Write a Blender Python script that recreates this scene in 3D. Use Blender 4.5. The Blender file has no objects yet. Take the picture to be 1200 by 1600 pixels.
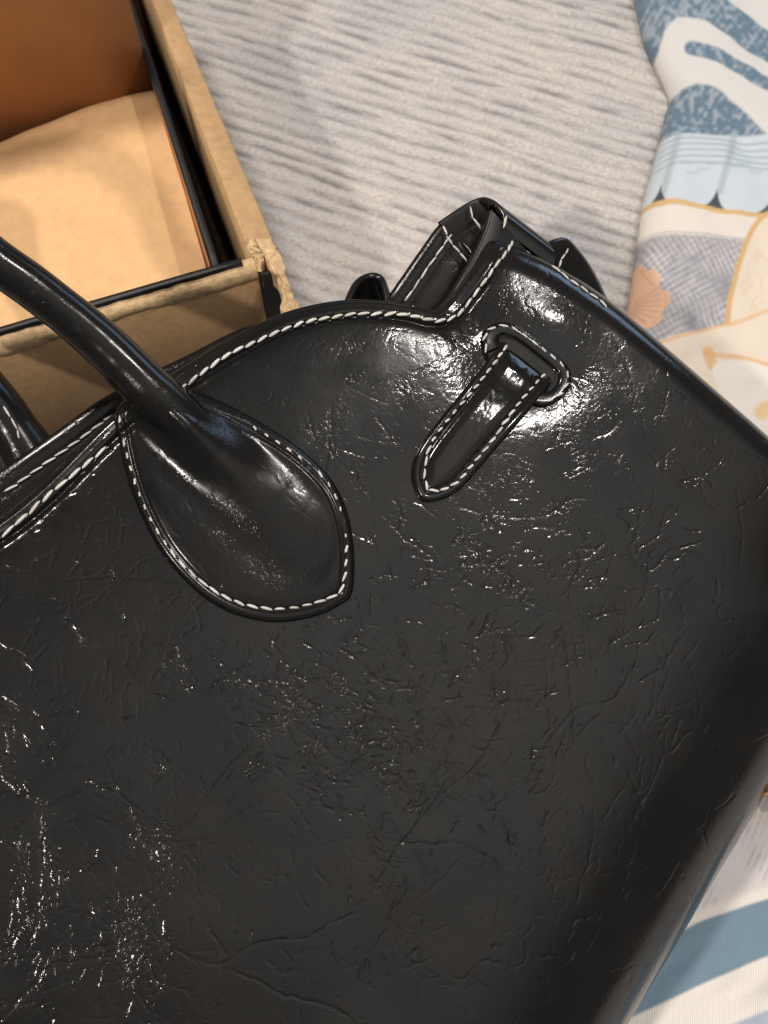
import bpy, math, random
import numpy as np
from mathutils import Matrix, Vector

random.seed(7)
rng = np.random.default_rng(11)
SC = bpy.context.scene
COL = SC.collection

# ------------------------------------------------------------------ camera
TILT = math.radians(22)          # off straight down
FPX = 1716.0                     # focal length in photo pixels (photo is 1200 x 1600)
DIST = 0.42                      # metres to the middle of the bag
ZT = 0.140
Fv = np.array([0, math.sin(TILT), -math.cos(TILT)])
Uv = np.array([0, math.cos(TILT), math.sin(TILT)])
Xv = np.array([1.0, 0, 0])
CAM = np.array([0, 0, ZT]) - DIST * Fv
cd = bpy.data.cameras.new('camera')
cam = bpy.data.objects.new('camera', cd)
COL.objects.link(cam)
cam.matrix_world = Matrix(((Xv[0], Uv[0], -Fv[0], CAM[0]), (Xv[1], Uv[1], -Fv[1], CAM[1]), (Xv[2], Uv[2], -Fv[2], CAM[2]), (0, 0, 0, 1)))
cd.sensor_fit = 'VERTICAL'
cd.sensor_height = 24.0
cd.lens = 24.0 * FPX / 1600.0
cd.clip_start = 0.01
cd.clip_end = 50
cd.dof.use_dof = True
cd.dof.focus_distance = 0.425
cd.dof.aperture_fstop = 8.5
SC.camera = cam

# ------------------------------------------------------------------ world and lamps
wd = bpy.data.worlds.new('World')
SC.world = wd
wd.use_nodes = True
bg = wd.node_tree.nodes['Background']
bg.inputs[0].default_value = (1.0, 0.93, 0.86, 1)
bg.inputs[1].default_value = 0.13


def area_lamp(name, loc, target, size, power, color, shape='DISK', size_y=None):
    l = bpy.data.lights.new(name, 'AREA')
    l.shape = shape
    l.size = size
    if size_y:
        l.size_y = size_y
    l.energy = power
    l.color = color
    o = bpy.data.objects.new(name, l)
    COL.objects.link(o)
    o.location = loc
    o.rotation_euler = (Vector(target) - Vector(loc)).to_track_quat('-Z', 'Y').to_euler()
    return o


area_lamp('ceiling_lamp', (-0.45, 0.46, 1.55), (0, 0.1, 0.1), 0.22, 15.5, (1.0, 0.92, 0.84))
area_lamp('ceiling_spot', (0.755, 0.30, 1.62), (0, 0.05, 0.1), 0.072, 7.8, (1.0, 0.94, 0.88))
area_lamp('ceiling_spot', (-0.59, -0.84, 1.48), (0, 0.0, 0.1), 0.080, 13.0, (1.0, 0.93, 0.86))
# light coming back from the pale ceiling: brightest in the middle, falling off outwards
for k_, (sx_, sy_, p_) in enumerate(((0.9, 0.7, 0.45), (1.6, 1.2, 1.3), (2.3, 1.75, 1.9), (3.0, 2.3, 2.3))):
    area_lamp('ceiling_bounce', (0.85, -0.45, 1.9 + 0.01 * k_), (0.1, 0.0, 0.1), sx_, p_, (1.0, 0.95, 0.90), 'RECTANGLE', sy_)
area_lamp('window_light', (1.3, 1.5, 0.75), (0, 0.1, 0.1), 0.7, 4.0, (0.50, 0.70, 1.0), 'RECTANGLE', 0.5)

SC.view_settings.view_transform = 'Standard'
SC.view_settings.look = 'None'
SC.view_settings.exposure = 0.0
SC.view_settings.gamma = 1.0
SC.view_settings.use_curve_mapping = False
SC.cycles.max_bounces = 8
SC.cycles.use_denoising = True

# ------------------------------------------------------------------ charts
K = DIST / FPX                      # metres per photo pixel at the bag
AZ, TB = math.radians(35), math.radians(18)
eu = np.array([math.cos(AZ), math.sin(AZ), 0])
ev = np.array([-math.sin(AZ) * math.cos(TB), math.cos(AZ) * math.cos(TB), math.sin(TB)])
ew = np.cross(eu, ev)
OB = np.array([0, 0, ZT])


def ray(x, y):
    x = np.asarray(x, float)[..., None]
    y = np.asarray(y, float)[..., None]
    return Fv + (x - 600) / FPX * Xv + (800 - y) / FPX * Uv


def atz(x, y, z):
    r = ray(x, y)
    return CAM + r * ((z - CAM[2]) / r[..., 2])[..., None]


def uv_at(x, y, w):
    """bag coordinates (u, v) of the point at height w over the bag's plane"""
    r = ray(x, y)
    t = (np.asarray(w) + (OB - CAM) @ ew) / (r @ ew)
    p = CAM + r * t[..., None] - OB
    return p @ eu, p @ ev


def to_px(p):
    d = p - CAM
    z = d @ Fv
    return 600 + FPX * (d @ Xv) / z, 800 - FPX * (d @ Uv) / z


def bag_world(u, v, w):
    return OB + np.asarray(u)[..., None] * eu + np.asarray(v)[..., None] * ev + np.asarray(w)[..., None] * ew


def chart(u, v):
    return to_px(bag_world(u, v, np.zeros_like(u)))


def smooth_line(pts, n, closed=False):
    """Catmull-Rom through pts, resampled evenly to n points"""
    P = np.array(pts, float)
    if closed:
        Q = np.vstack([P[-1], P, P[0], P[1]])
    else:
        Q = np.vstack([2 * P[0] - P[1], P, 2 * P[-1] - P[-2]])
    t = np.linspace(0, 1, 14, endpoint=False)[:, None]
    out = []
    for i in range(len(Q) - 3):
        a, b, c, d = Q[i:i + 4]
        out.append(0.5 * (2 * b + (c - a) * t + (2 * a - 5 * b + 4 * c - d) * t ** 2 + (-a + 3 * b - 3 * c + d) * t ** 3))
    out.append(Q[-2][None])
    R = np.vstack(out)
    s = np.r_[0, np.cumsum(np.linalg.norm(np.diff(R, axis=0), axis=1))]
    q = np.linspace(0, s[-1], n)
    return np.stack([np.interp(q, s, R[:, k]) for k in range(R.shape[1])], 1)


def poly_dist(x, y, L):
    """distance from points to polyline L"""
    sh = np.shape(x)
    x = np.ravel(x).astype(np.float32)
    y = np.ravel(y).astype(np.float32)
    L = np.asarray(L, np.float32)
    best = np.full(x.shape, 1e9, np.float32)
    for a, b in zip(L[:-1], L[1:]):
        d = b - a
        t = np.clip(((x - a[0]) * d[0] + (y - a[1]) * d[1]) / (d @ d + 1e-20), 0, 1)
        best = np.minimum(best, (x - a[0] - t * d[0]) ** 2 + (y - a[1] - t * d[1]) ** 2)
    return np.sqrt(best).reshape(sh).astype(float)


def sstep(a, b, x):
    t = np.clip((x - a) / (b - a), 0, 1)
    return t * t * (3 - 2 * t)


def vnoise(x, y, scale, seed):
    """smooth value noise in -1..1"""
    r = np.random.default_rng(seed)
    G = r.uniform(-1, 1, (128, 128))
    X = np.asarray(x) / scale
    Y = np.asarray(y) / scale
    i = np.floor(X).astype(int)
    j = np.floor(Y).astype(int)
    fx = X - i
    fy = Y - j
    fx = fx * fx * fx * (fx * (6 * fx - 15) + 10)
    fy = fy * fy * fy * (fy * (6 * fy - 15) + 10)
    g = lambda a, b: G[a % 128, b % 128]
    return (g(i, j) * (1 - fx) + g(i + 1, j) * fx) * (1 - fy) + (g(i, j + 1) * (1 - fx) + g(i + 1, j + 1) * fx) * fy


def fbm(x, y, scale, seed, octv=3):
    s = 0
    a = 1
    for k in range(octv):
        s = s + a * vnoise(x, y, scale, seed + k)
        scale *= 0.5
        a *= 0.5
    return s


# ------------------------------------------------------------------ mesh helpers
def link(name, me, mat, parent=None, smooth=True):
    if mat is not None:
        me.materials.append(mat)
    if smooth:
        me.polygons.foreach_set('use_smooth', np.ones(len(me.polygons), bool))
    o = bpy.data.objects.new(name, me)
    COL.objects.link(o)
    if parent is not None:
        o.parent = parent
    return o


def raw_mesh(name, V, Q):
    """V (n,3), Q (m,4) quads"""
    me = bpy.data.meshes.new(name)
    V = np.ascontiguousarray(V, np.float32)
    Q = np.ascontiguousarray(Q, np.int32)
    me.vertices.add(len(V))
    me.vertices.foreach_set('co', V.ravel())
    me.loops.add(Q.size)
    me.loops.foreach_set('vertex_index', Q.ravel())
    me.polygons.add(len(Q))
    me.polygons.foreach_set('loop_start', np.arange(0, Q.size, Q.shape[1], dtype=np.int32))
    me.update(calc_edges=True)
    return me


def grid_quads(n, m, wrap=False, flip=False):
    I = np.arange(n * m).reshape(n, m)
    if wrap:
        I = np.vstack([I, I[:1]])
    q = np.stack([I[:-1, :-1], I[1:, :-1], I[1:, 1:], I[:-1, 1:]], -1).reshape(-1, 4)
    return q[:, ::-1] if flip else q


def grid_obj(name, P, mat, parent=None, wrap=False, flip=False, smooth=True):
    n, m = P.shape[:2]
    return link(name, raw_mesh(name, P.reshape(-1, 3), grid_quads(n, m, wrap, flip)), mat, parent, smooth)


def tube_pts(path, radius, sides=10, flat=1.0, up=None):
    """ring grid (sides, n, 3) round a path; closes the ends to a point"""
    P = np.asarray(path, float)
    n = len(P)
    R = np.broadcast_to(np.asarray(radius, float), (n,))
    T = np.gradient(P, axis=0)
    T /= np.linalg.norm(T, axis=1)[:, None]
    A = np.array([0, 0, 1.0]) if up is None else np.asarray(up, float)
    B = np.cross(T, A)
    B /= np.linalg.norm(B, axis=1)[:, None] + 1e-12
    Nn = np.cross(B, T)
    an = np.linspace(0, 2 * math.pi, sides, endpoint=False)
    G = P[None] + (np.cos(an)[:, None, None] * B[None] + flat * np.sin(an)[:, None, None] * Nn[None]) * R[None, :, None]
    G = np.concatenate([np.repeat(P[None, :1], sides, 0), G, np.repeat(P[None, -1:], sides, 0)], 1)
    return G


def tag(o, label, cat, group=None, kind=None):
    if label:
        o['label'] = label
    if cat:
        o['category'] = cat
    if group:
        o['group'] = group
    if kind:
        o['kind'] = kind
    return o


# ------------------------------------------------------------------ materials
def new_mat(name):
    m = bpy.data.materials.new(name)
    m.use_nodes = True
    return m, m.node_tree.nodes, m.node_tree.links, m.node_tree.nodes['Principled BSDF']


def nd(N, kind, **kw):
    n = N.new(kind)
    for k, v in kw.items():
        setattr(n, k, v)
    return n


def noise(N, L, vec, scale, detail=3, rough=0.55, dist=0.0):
    n = nd(N, 'ShaderNodeTexNoise')
    n.inputs['Scale'].default_value = scale
    n.inputs['Detail'].default_value = detail
    n.inputs['Roughness'].default_value = rough
    n.inputs['Distortion'].default_value = dist
    if vec is not None:
        L.new(vec, n.inputs['Vector'])
    return n


def ramp(N, L, fac, stops):
    r = nd(N, 'ShaderNodeValToRGB')
    while len(r.color_ramp.elements) < len(stops):
        r.color_ramp.elements.new(0.5)
    for e, (p, c) in zip(r.color_ramp.elements, stops):
        e.position = p
        e.color = (*c, 1) if len(c) == 3 else c
    L.new(fac, r.inputs[0])
    return r


def mth(N, L, op, a, b=None):
    n = nd(N, 'ShaderNodeMath', operation=op)
    for i, x in enumerate((a, b)):
        if x is None:
            continue
        if isinstance(x, (int, float)):
            n.inputs[i].default_value = x
        else:
            L.new(x, n.inputs[i])
    return n.outputs[0]


def bump(N, L, h, strength, dist, normal=None):
    b = nd(N, 'ShaderNodeBump')
    b.inputs['Strength'].default_value = strength
    b.inputs['Distance'].default_value = dist
    L.new(h, b.inputs['Height'])
    if normal is not None:
        L.new(normal, b.inputs['Normal'])
    return b.outputs[0]


def leather_mat(name, crackle=1.0, rough=0.12, coat=0.0, spec=0.5, worn=0.16):
    m, N, L, P = new_mat(name)
    tc = nd(N, 'ShaderNodeTexCoord').outputs['Object']
    # colour: near black with faint brown / blue drift
    c = ramp(N, L, noise(N, L, tc, 25, 3).outputs['Fac'], [(0.3, (0.006, 0.0058, 0.0058)), (0.7, (0.010, 0.0092, 0.0084))])
    L.new(c.outputs[0], P.inputs['Base Color'])
    r = ramp(N, L, noise(N, L, tc, 60, 4).outputs['Fac'], [(0.3, (rough - 0.03,) * 3), (0.75, (rough + 0.07,) * 3)])
    L.new(r.outputs[0], P.inputs['Roughness'])
    P.inputs['Specular IOR Level'].default_value = spec
    P.inputs['Coat Weight'].default_value = coat
    P.inputs['Coat Roughness'].default_value = 0.09
    P.inputs['Coat IOR'].default_value = 1.45
    # fine grain, then a field of tiny broken wrinkles that only shows in patches
    warp = nd(N, 'ShaderNodeVectorMath', operation='MULTIPLY_ADD')
    L.new(noise(N, L, tc, 160, 2).outputs['Color'], warp.inputs[0])
    warp.inputs[1].default_value = (0.006, 0.006, 0.006)
    L.new(tc, warp.inputs[2])
    wear = nd(N, 'ShaderNodeAttribute', attribute_name='wear').outputs['Fac']
    patch = ramp(N, L, noise(N, L, tc, 46, 4, 0.6).outputs['Fac'], [(0.46, (0, 0, 0)), (0.68, (1, 1, 1))]).outputs[0]
    msk = mth(N, L, 'ADD', mth(N, L, 'MULTIPLY', patch, worn), wear)
    dots = ramp(N, L, noise(N, L, tc, 750, 2, 0.6).outputs['Fac'], [(0.44, (0, 0, 0)), (0.62, (1, 1, 1))]).outputs[0]
    wr = None
    for sc_, wd_, dep, broken in ((190, 0.06, 0.00007, False), (560, 0.16, 0.00008, True)):
        vo = nd(N, 'ShaderNodeTexVoronoi', feature='DISTANCE_TO_EDGE')
        vo.inputs['Scale'].default_value = sc_
        L.new(warp.outputs[0], vo.inputs['Vector'])
        cr = ramp(N, L, vo.outputs['Distance'], [(0.0, (1, 1, 1)), (wd_, (0, 0, 0))]).outputs[0]
        q = mth(N, L, 'MULTIPLY', mth(N, L, 'MULTIPLY', cr, msk), -dep * crackle)
        q = mth(N, L, 'MULTIPLY', q, dots)
        wr = q if wr is None else mth(N, L, 'ADD', wr, q)
    g = mth(N, L, 'MULTIPLY', noise(N, L, tc, 2100, 2).outputs['Fac'], 0.000012)
    g2 = mth(N, L, 'MULTIPLY', noise(N, L, tc, 480, 3, 0.6).outputs['Fac'], 0.000013)
    h = mth(N, L, 'ADD', mth(N, L, 'ADD', g, g2), wr)
    b = bump(N, L, h, 1.0, 1.0)
    L.new(b, P.inputs['Normal'])
    L.new(b, P.inputs['Coat Normal'])
    return m


M = {}
M['leather'] = leather_mat('crinkled_black_leather')
M['smooth_leather'] = leather_mat('smooth_black_leather', 0.5, 0.15, 0.0)
M['edge'] = leather_mat('edge_paint_black', 0.0, 0.36, 0.0, 0.3)
M['handle_leather'] = leather_mat('handle_black_leather', 1.1, 0.18, 0.0, 0.30, 0.6)


def simple_mat(name, col, rough, metallic=0.0, var=0.12, scale=60, bumpd=0.0, bscale=900, stretch=None):
    m, N, L, P = new_mat(name)
    tc = nd(N, 'ShaderNodeTexCoord').outputs['Object']
    if stretch:
        mp = nd(N, 'ShaderNodeMapping')
        mp.inputs['Scale'].default_value = stretch
        L.new(tc, mp.inputs['Vector'])
        tc = mp.outputs[0]
    lo = tuple(x * (1 - var) for x in col)
    hi = tuple(min(1, x * (1 + var)) for x in col)
    c = ramp(N, L, noise(N, L, tc, scale, 4, 0.6).outputs['Fac'], [(0.3, lo), (0.7, hi)])
    L.new(c.outputs[0], P.inputs['Base Color'])
    P.inputs['Roughness'].default_value = rough
    P.inputs['Metallic'].default_value = metallic
    if bumpd:
        h = mth(N, L, 'MULTIPLY', noise(N, L, tc, bscale, 3, 0.6).outputs['Fac'], bumpd)
        L.new(bump(N, L, h, 1.0, 1.0), P.inputs['Normal'])
    return m


def thread_mat():
    m, N, L, P = new_mat('twisted_thread')
    tc = nd(N, 'ShaderNodeTexCoord').outputs['Object']
    wv = nd(N, 'ShaderNodeTexWave', bands_direction='DIAGONAL')
    wv.inputs['Scale'].default_value = 1.5
    wv.inputs['Distortion'].default_value = 1.0
    L.new(tc, wv.inputs['Vector'])
    rnd = nd(N, 'ShaderNodeObjectInfo').outputs['Random']
    c = ramp(N, L, rnd, [(0.0, (0.62, 0.60, 0.56)), (0.5, (0.76, 0.745, 0.71)), (1.0, (0.83, 0.815, 0.78))])
    mx = nd(N, 'ShaderNodeMix', data_type='RGBA', blend_type='MULTIPLY')
    mx.inputs[0].default_value = 1.0
    L.new(c.outputs[0], mx.inputs[6])
    L.new(ramp(N, L, wv.outputs['Fac'], [(0.05, (0.62, 0.60, 0.56)), (0.5, (1, 1, 1))]).outputs[0], mx.inputs[7])
    L.new(mx.outputs[2], P.inputs['Base Color'])
    P.inputs['Roughness'].default_value = 0.6
    L.new(bump(N, L, mth(N, L, 'MULTIPLY', wv.outputs['Fac'], 0.0002), 0.8, 1.0), P.inputs['Normal'])
    return m


M['thread'] = thread_mat()
M['kraft'] = simple_mat('kraft_board', (0.47, 0.295, 0.145), 0.85, var=0.13, scale=260, bumpd=0.00015, bscale=700)
M['torn'] = simple_mat('torn_board', (0.57, 0.40, 0.22), 0.95, var=0.25, scale=300, bumpd=0.0004, bscale=800)
M['paper'] = simple_mat('kraft_paper', (0.71, 0.445, 0.215), 0.7, var=0.07, scale=160, bumpd=0.0002, bscale=420)
M['brown'] = simple_mat('brown_lining', (0.36, 0.145, 0.045), 0.75, var=0.08, scale=40)
M['blackboard'] = simple_mat('black_box_paper', (0.006, 0.006, 0.007), 0.5, var=0.2, bumpd=0.00004)
M['brass'] = simple_mat('polished_brass', (0.80, 0.55, 0.22), 0.22, 1.0, var=0.08)
M['lining'] = simple_mat('slot_shade_black', (0.012, 0.012, 0.012), 0.75, var=0.2)  # near-black that paints the shade inside the strap slot

# ------------------------------------------------------------------ floor: ribbed rug
RA = math.radians(-21.5)
rs, rc = math.sin(RA), math.cos(RA)


def build_rug():
    m, N, L, P = new_mat('woven_rug')
    tc = nd(N, 'ShaderNodeTexCoord').outputs['Object']
    sx = nd(N, 'ShaderNodeSeparateXYZ')
    L.new(tc, sx.inputs[0])
    at = nd(N, 'ShaderNodeAttribute', attribute_name='groove')
    def stretched(a, b, off=0.0):
        mp = nd(N, 'ShaderNodeMapping')
        mp.inputs['Scale'].default_value = (a, b, 1)
        mp.inputs['Location'].default_value = (off, off * 0.7, 0)
        L.new(tc, mp.inputs['Vector'])
        return mp.outputs[0]
    dash = noise(N, L, stretched(34, 190), 1.0, 4, 0.65).outputs['Fac']
    dm = ramp(N, L, dash, [(0.40, (0.10,) * 3), (0.60, (1,) * 3)]).outputs[0]
    gro = mth(N, L, 'MULTIPLY', at.outputs['Fac'], dm)
    big = noise(N, L, stretched(9, 14, 3.0), 1.0, 3).outputs['Fac']
    col = ramp(N, L, big, [(0.35, (0.54, 0.53, 0.525)), (0.5, (0.63, 0.60, 0.575)), (0.68, (0.67, 0.62, 0.58))]).outputs[0]
    fleck = noise(N, L, stretched(420, 900), 1.0, 2).outputs['Fac']
    fm = ramp(N, L, fleck, [(0.34, (0.70,) * 3), (0.58, (1,) * 3)]).outputs[0]
    mx = nd(N, 'ShaderNodeMix', data_type='RGBA', blend_type='MULTIPLY')
    mx.inputs[0].default_value = 1.0
    L.new(col, mx.inputs[6])
    L.new(fm, mx.inputs[7])
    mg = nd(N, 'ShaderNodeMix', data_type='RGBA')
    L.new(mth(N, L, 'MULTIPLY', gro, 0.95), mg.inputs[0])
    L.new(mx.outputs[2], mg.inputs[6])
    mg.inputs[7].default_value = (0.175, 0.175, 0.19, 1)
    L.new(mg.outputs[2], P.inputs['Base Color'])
    P.inputs['Roughness'].default_value = 0.95
    P.inputs['Specular IOR Level'].default_value = 0.1
    h = mth(N, L, 'MULTIPLY', fleck, 0.0009)
    L.new(bump(N, L, h, 0.8, 1.0), P.inputs['Normal'])
    # local x runs along the ribs, local y across them
    ys = np.r_[-1.2, -0.9, -0.5, np.arange(-0.25, 0.62, 0.0009), 0.8, 1.2]
    xs = np.r_[-1.2, -0.7, np.arange(-0.35, 0.62, 0.011), 0.9, 1.2]
    Y, X = np.meshgrid(ys, xs, indexing='ij')
    ph = Y / 0.0094 + 0.30 * vnoise(X, Y, 0.055, 5) + 0.10 * vnoise(X, Y * 3, 0.02, 6)
    rib = np.abs(np.sin(math.pi * ph))
    row = np.floor(ph).astype(int)
    rowamp = np.random.default_rng(3).uniform(0.35, 1.0, 4001)[(row + 2000) % 4001]
    fine = (Y > -0.26) & (Y < 0.63)
    Z = np.where(fine, -0.0022 + 0.0022 * rib ** 0.6, -0.001)
    P3 = np.stack([X, Y, Z], -1)
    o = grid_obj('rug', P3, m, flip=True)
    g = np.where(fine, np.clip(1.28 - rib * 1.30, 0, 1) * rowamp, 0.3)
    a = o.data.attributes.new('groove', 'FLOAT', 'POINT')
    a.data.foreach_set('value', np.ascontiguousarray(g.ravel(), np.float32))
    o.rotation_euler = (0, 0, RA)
    tag(o, 'pale grey ribbed woven rug under the bag and box', None, None, 'structure')
    return o


build_rug()

# ------------------------------------------------------------------ printed cloth on the right
ZC = 0.017


def build_cloth():
    xs = np.r_[np.arange(930, 1330.1, 2.4), np.linspace(1370, 2150, 16)]
    ys = np.r_[np.arange(-110, 700, 2.4), np.arange(700, 1180, 6), np.arange(1180, 1720, 2.4), np.linspace(1760, 2500, 16)]
    Yp, Xp = np.meshgrid(ys, xs, indexing='ij')
    # left border of the folded cloth (chart pixels)
    bx = np.interp(ys, [-110, 0, 40, 90, 128, 140, 200, 300, 400, 480, 560, 640, 900, 1200, 1400, 1550, 1720, 2500],
                   [980, 1003, 1012, 1034, 1056, 1052, 1037, 1010, 997, 986, 975, 960, 930, 930, 900, 860, 830, 700])
    ker = np.exp(-np.linspace(-2, 2, 9) ** 2)
    bx = np.convolve(np.pad(bx, 4, mode='edge'), ker / ker.sum(), 'valid')
    dl = Xp - bx[:, None]                      # distance from the border
    # sheet columns start at the border: shift every row so the first column is the hem
    T = (Xp - 930) / 400.0
    X2 = bx[:, None] + T * (1330 - bx[:, None])
    dl = X2 - bx[:, None]
    base = atz(X2, Yp, ZC)
    R = 46.0
    roll = np.where(dl < R, 1 - np.sqrt(np.clip(1 - ((R - dl) / R) ** 2, 0, 1)), 0)
    z = ZC - (ZC - 0.0025) * roll
    z += (0.0034 * fbm(X2, Yp, 150, 31, 3) + 0.0009 * vnoise(X2 + Yp * 0.4, Yp, 34, 33)) * sstep(0, 60, dl)
    # folds: tuck where the upper layer overlaps the lower one; soft ridges below
    tuck = poly_dist(X2, Yp, np.array([[1045, 132], [1100, 170], [1200, 250], [1320, 330]]))
    z -= 0.0045 * np.exp(-(tuck / 22) ** 2) * sstep(260, 40, dl)
    for (x0, y0, x1, y1, amp, wd_) in [(1000, 1600, 1330, 1420, 0.004, 70), (1080, 1700, 1330, 1600, 0.004, 60), (1060, 560, 1300, 760, 0.003, 60)]:
        z += amp * np.exp(-(poly_dist(X2, Yp, np.array([[x0, y0], [x1, y1]])) / wd_) ** 2)
    P3 = base.copy()
    P3[..., 2] = z
    # ------------- print
    C = np.zeros(X2.shape + (3,))
    C[:] = (0.73, 0.715, 0.695)
    x, y = X2, Yp
    def put(mask, col):
        m_ = np.clip(mask, 0, 1)[..., None]
        C[:] = C * (1 - m_) + np.asarray(col) * m_
    def edge(d, s=2.5):                        # d > 0 inside
        return sstep(-s, s, d)
    def inside(pts, n=60, s=2.5):
        L_ = smooth_line(pts, n, True)
        xx, yy = np.ravel(x), np.ravel(y)
        ins = np.zeros(xx.shape, bool)
        for a, b in zip(L_, np.roll(L_, -1, 0)):
            c_ = (a[1] > yy) != (b[1] > yy)
            with np.errstate(divide='ignore', invalid='ignore'):
                ins ^= c_ & (xx < (b[0] - a[0]) * (yy - a[1]) / (b[1] - a[1]) + a[0])
        d = poly_dist(x, y, np.vstack([L_, L_[:1]]))
        return sstep(-s, s, np.where(ins.reshape(x.shape), d, -d))
    def stroke(pts, wdt, s=2.0, n=50):
        return sstep(wdt + s, wdt - s, poly_dist(x, y, smooth_line(pts, n)))
    hatch = 0.5 + 0.5 * np.sin((x * 0.80 + y * 0.55) * 0.62 + 2.2 * vnoise(x, y, 24, 41))
    speck = 0.75 * sstep(-0.25, 0.75, fbm(x, y, 7, 42, 3) + 0.5 * (hatch - 0.5))
    BLUE, LBLUE = np.array((0.13, 0.21, 0.29)), np.array((0.42, 0.47, 0.53))
    blue_tex = BLUE * (1 - speck[..., None]) + LBLUE * speck[..., None]
    def put_tex(mask, tex):
        m_ = np.clip(mask, 0, 1)[..., None]
        C[:] = C * (1 - m_) + tex * m_
    # broad stripe at the very top and down the hem
    put_tex(stroke([(960, 150), (1000, 60), (1040, 12), (1085, 5), (1130, 25), (1230, 90), (1340, 150)], 24), blue_tex)
    put_tex(stroke([(975, -60), (1010, 30), (1008, 60)], 26), blue_tex)
    put_tex(stroke([(1080, 73), (1130, 92), (1200, 135), (1330, 200)], 10), blue_tex)
    put_tex(inside([(1040, 140), (1072, 128), (1108, 130), (1150, 165), (1205, 215), (1260, 265), (1180, 216), (1030, 206), (1020, 170)]), blue_tex)
    # grey-blue lobes with ruled lines
    band = edge(y - (206 + (x - 1040) * 0.02)) * edge(345 - y)
    put(band * edge(x - 990), (0.62, 0.70, 0.76))
    for x0 in (1032, 1120, 1210):             # valleys between the lobes
        put(stroke([(x0 + 30, 205), (x0 + 18, 250), (x0 + 4, 300)], 5, 4) * 0.75, (0.40, 0.48, 0.54))
    for k in range(5):
        yy = 214 + k * 10.5
        put(stroke([(980, yy + 8), (1060, yy), (1200, yy + 8), (1330, yy + 18)], 1.2, 2) * 0.85, (0.30, 0.36, 0.43))
    for (cx, cy) in ((1070, 258), (1098, 266), (1080, 272), (1150, 262), (1180, 268), (1160, 255), (1110, 258)):
        put(stroke([(cx - 8, cy), (cx, cy + 2), (cx + 10, cy)], 1.5, 2) * 0.55, (0.36, 0.42, 0.48))
    lob = (x - 1076) / 45.0 + (y - 300) * 0.004
    prof = 279 + 48 * np.sqrt(np.clip(1 - np.abs(((lob + 0.98) % 1.96) - 0.98) ** 3, 0, 1)) + (x - 1076) * 0.10
    below = edge(y - prof, 2.0) * edge(352 - y)
    put(below, (0.80, 0.74, 0.68))
    put(edge(y - prof, 2) * edge(320 + (x - 1040) * 0.115 - y, 2), (0.06, 0.075, 0.085))
    put(stroke([(985, 312), (1040, 316), (1110, 328), (1200, 340), (1330, 352)], 3.6), (0.70, 0.47, 0.20))
    # cream band, ruled lines, cross-hatched ground
    put(edge(y - (318 + (x - 1000) * .11), 2) * edge(372 + (x - 1000) * .09 - y, 2), (0.82, 0.76, 0.69))
    put(stroke([(985, 312), (1040, 316), (1110, 328), (1200, 340), (1330, 352)], 3.6), (0.70, 0.47, 0.20))
    ground = edge(y - (366 + (x - 1000) * .07), 3) * edge(545 - y + (1060 - x) * 0.25, 4)
    h1 = sstep(0.2, 0.8, 0.5 + 0.5 * np.sin((x * 0.9 - y * 0.45) * 0.75 + 1.5 * vnoise(x, y, 30, 44)))
    h2 = sstep(0.2, 0.8, 0.5 + 0.5 * np.sin((x * 0.5 + y * 0.85) * 0.70 + 1.5 * vnoise(x, y, 30, 45)))
    cs = np.clip(0.22 + 0.5 * h1 * (0.5 + 0.6 * vnoise(x, y, 30, 46)) + 0.45 * h2 * (0.5 + 0.5 * vnoise(x, y, 24, 47)) + 0.15 * fbm(x, y, 10, 48, 2), 0, 1)[..., None]
    put_tex(ground, np.array((0.235, 0.245, 0.29)) * (1 - cs) + np.array((0.66, 0.63, 0.63)) * cs)
    for k in range(3):
        yy = 362 + k * 8
        put(stroke([(985, yy), (1080, yy + 6), (1200, yy + 18)], 1.3, 2) * 0.7, (0.42, 0.40, 0.42))
    # peach flower
    put(inside([(985, 412), (1003, 404), (1012, 418), (1024, 424), (1030, 440), (1028, 455), (1043, 462), (1044, 478), (1034, 490), (1030, 506), (1012, 514), (994, 505), (975, 500), (965, 440)], 80, 2), (0.80, 0.50, 0.33))
    for k in range(9):
        an = -0.55 + k * 0.28
        put(stroke([(985 + 12 * math.cos(an), 470 + 10 * math.sin(an)), (992 + 40 * math.cos(an), 472 + 34 * math.sin(an))], 1.3, 1.5, 8) * 0.6, (0.52, 0.28, 0.19))
    put(stroke([(1002, 410), (1012, 432), (1022, 448), (1038, 466), (1036, 488), (1020, 508)], 1.2, 1.5) * 0.5, (0.60, 0.30, 0.18))
    # ornament outlined in orange at the far right
    put(inside([(1215, 330), (1180, 355), (1155, 410), (1140, 470), (1138, 505), (1180, 495), (1250, 460), (1340, 430), (1340, 330)], 60), (0.83, 0.72, 0.60))
    sp2 = sstep(0.15, 0.5, fbm(x, y, 7, 51, 3)) * inside([(1225, 350), (1190, 370), (1165, 420), (1150, 480), (1200, 480), (1280, 440), (1340, 400)], 50)
    put(sp2 * 0.30, (0.74, 0.52, 0.34))
    put(stroke([(1215, 325), (1180, 352), (1155, 410), (1140, 468), (1136, 510)], 4), (0.70, 0.45, 0.19))
    put(inside([(1030, 540), (1090, 520), (1160, 500), (1250, 462), (1340, 430), (1340, 700), (1180, 700), (1080, 590)], 60), (0.84, 0.73, 0.61))
    put(stroke([(1030, 540), (1090, 522), (1160, 500), (1250, 462)], 2.5) * 0.8, (0.80, 0.50, 0.22))
    put(stroke([(1100, 556), (1150, 558), (1210, 575), (1330, 610)], 4) * 0.8, (0.80, 0.50, 0.24))
    put(stroke([(1105, 552), (1112, 575)], 9, 3) * 0.8, (0.78, 0.46, 0.20))
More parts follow.
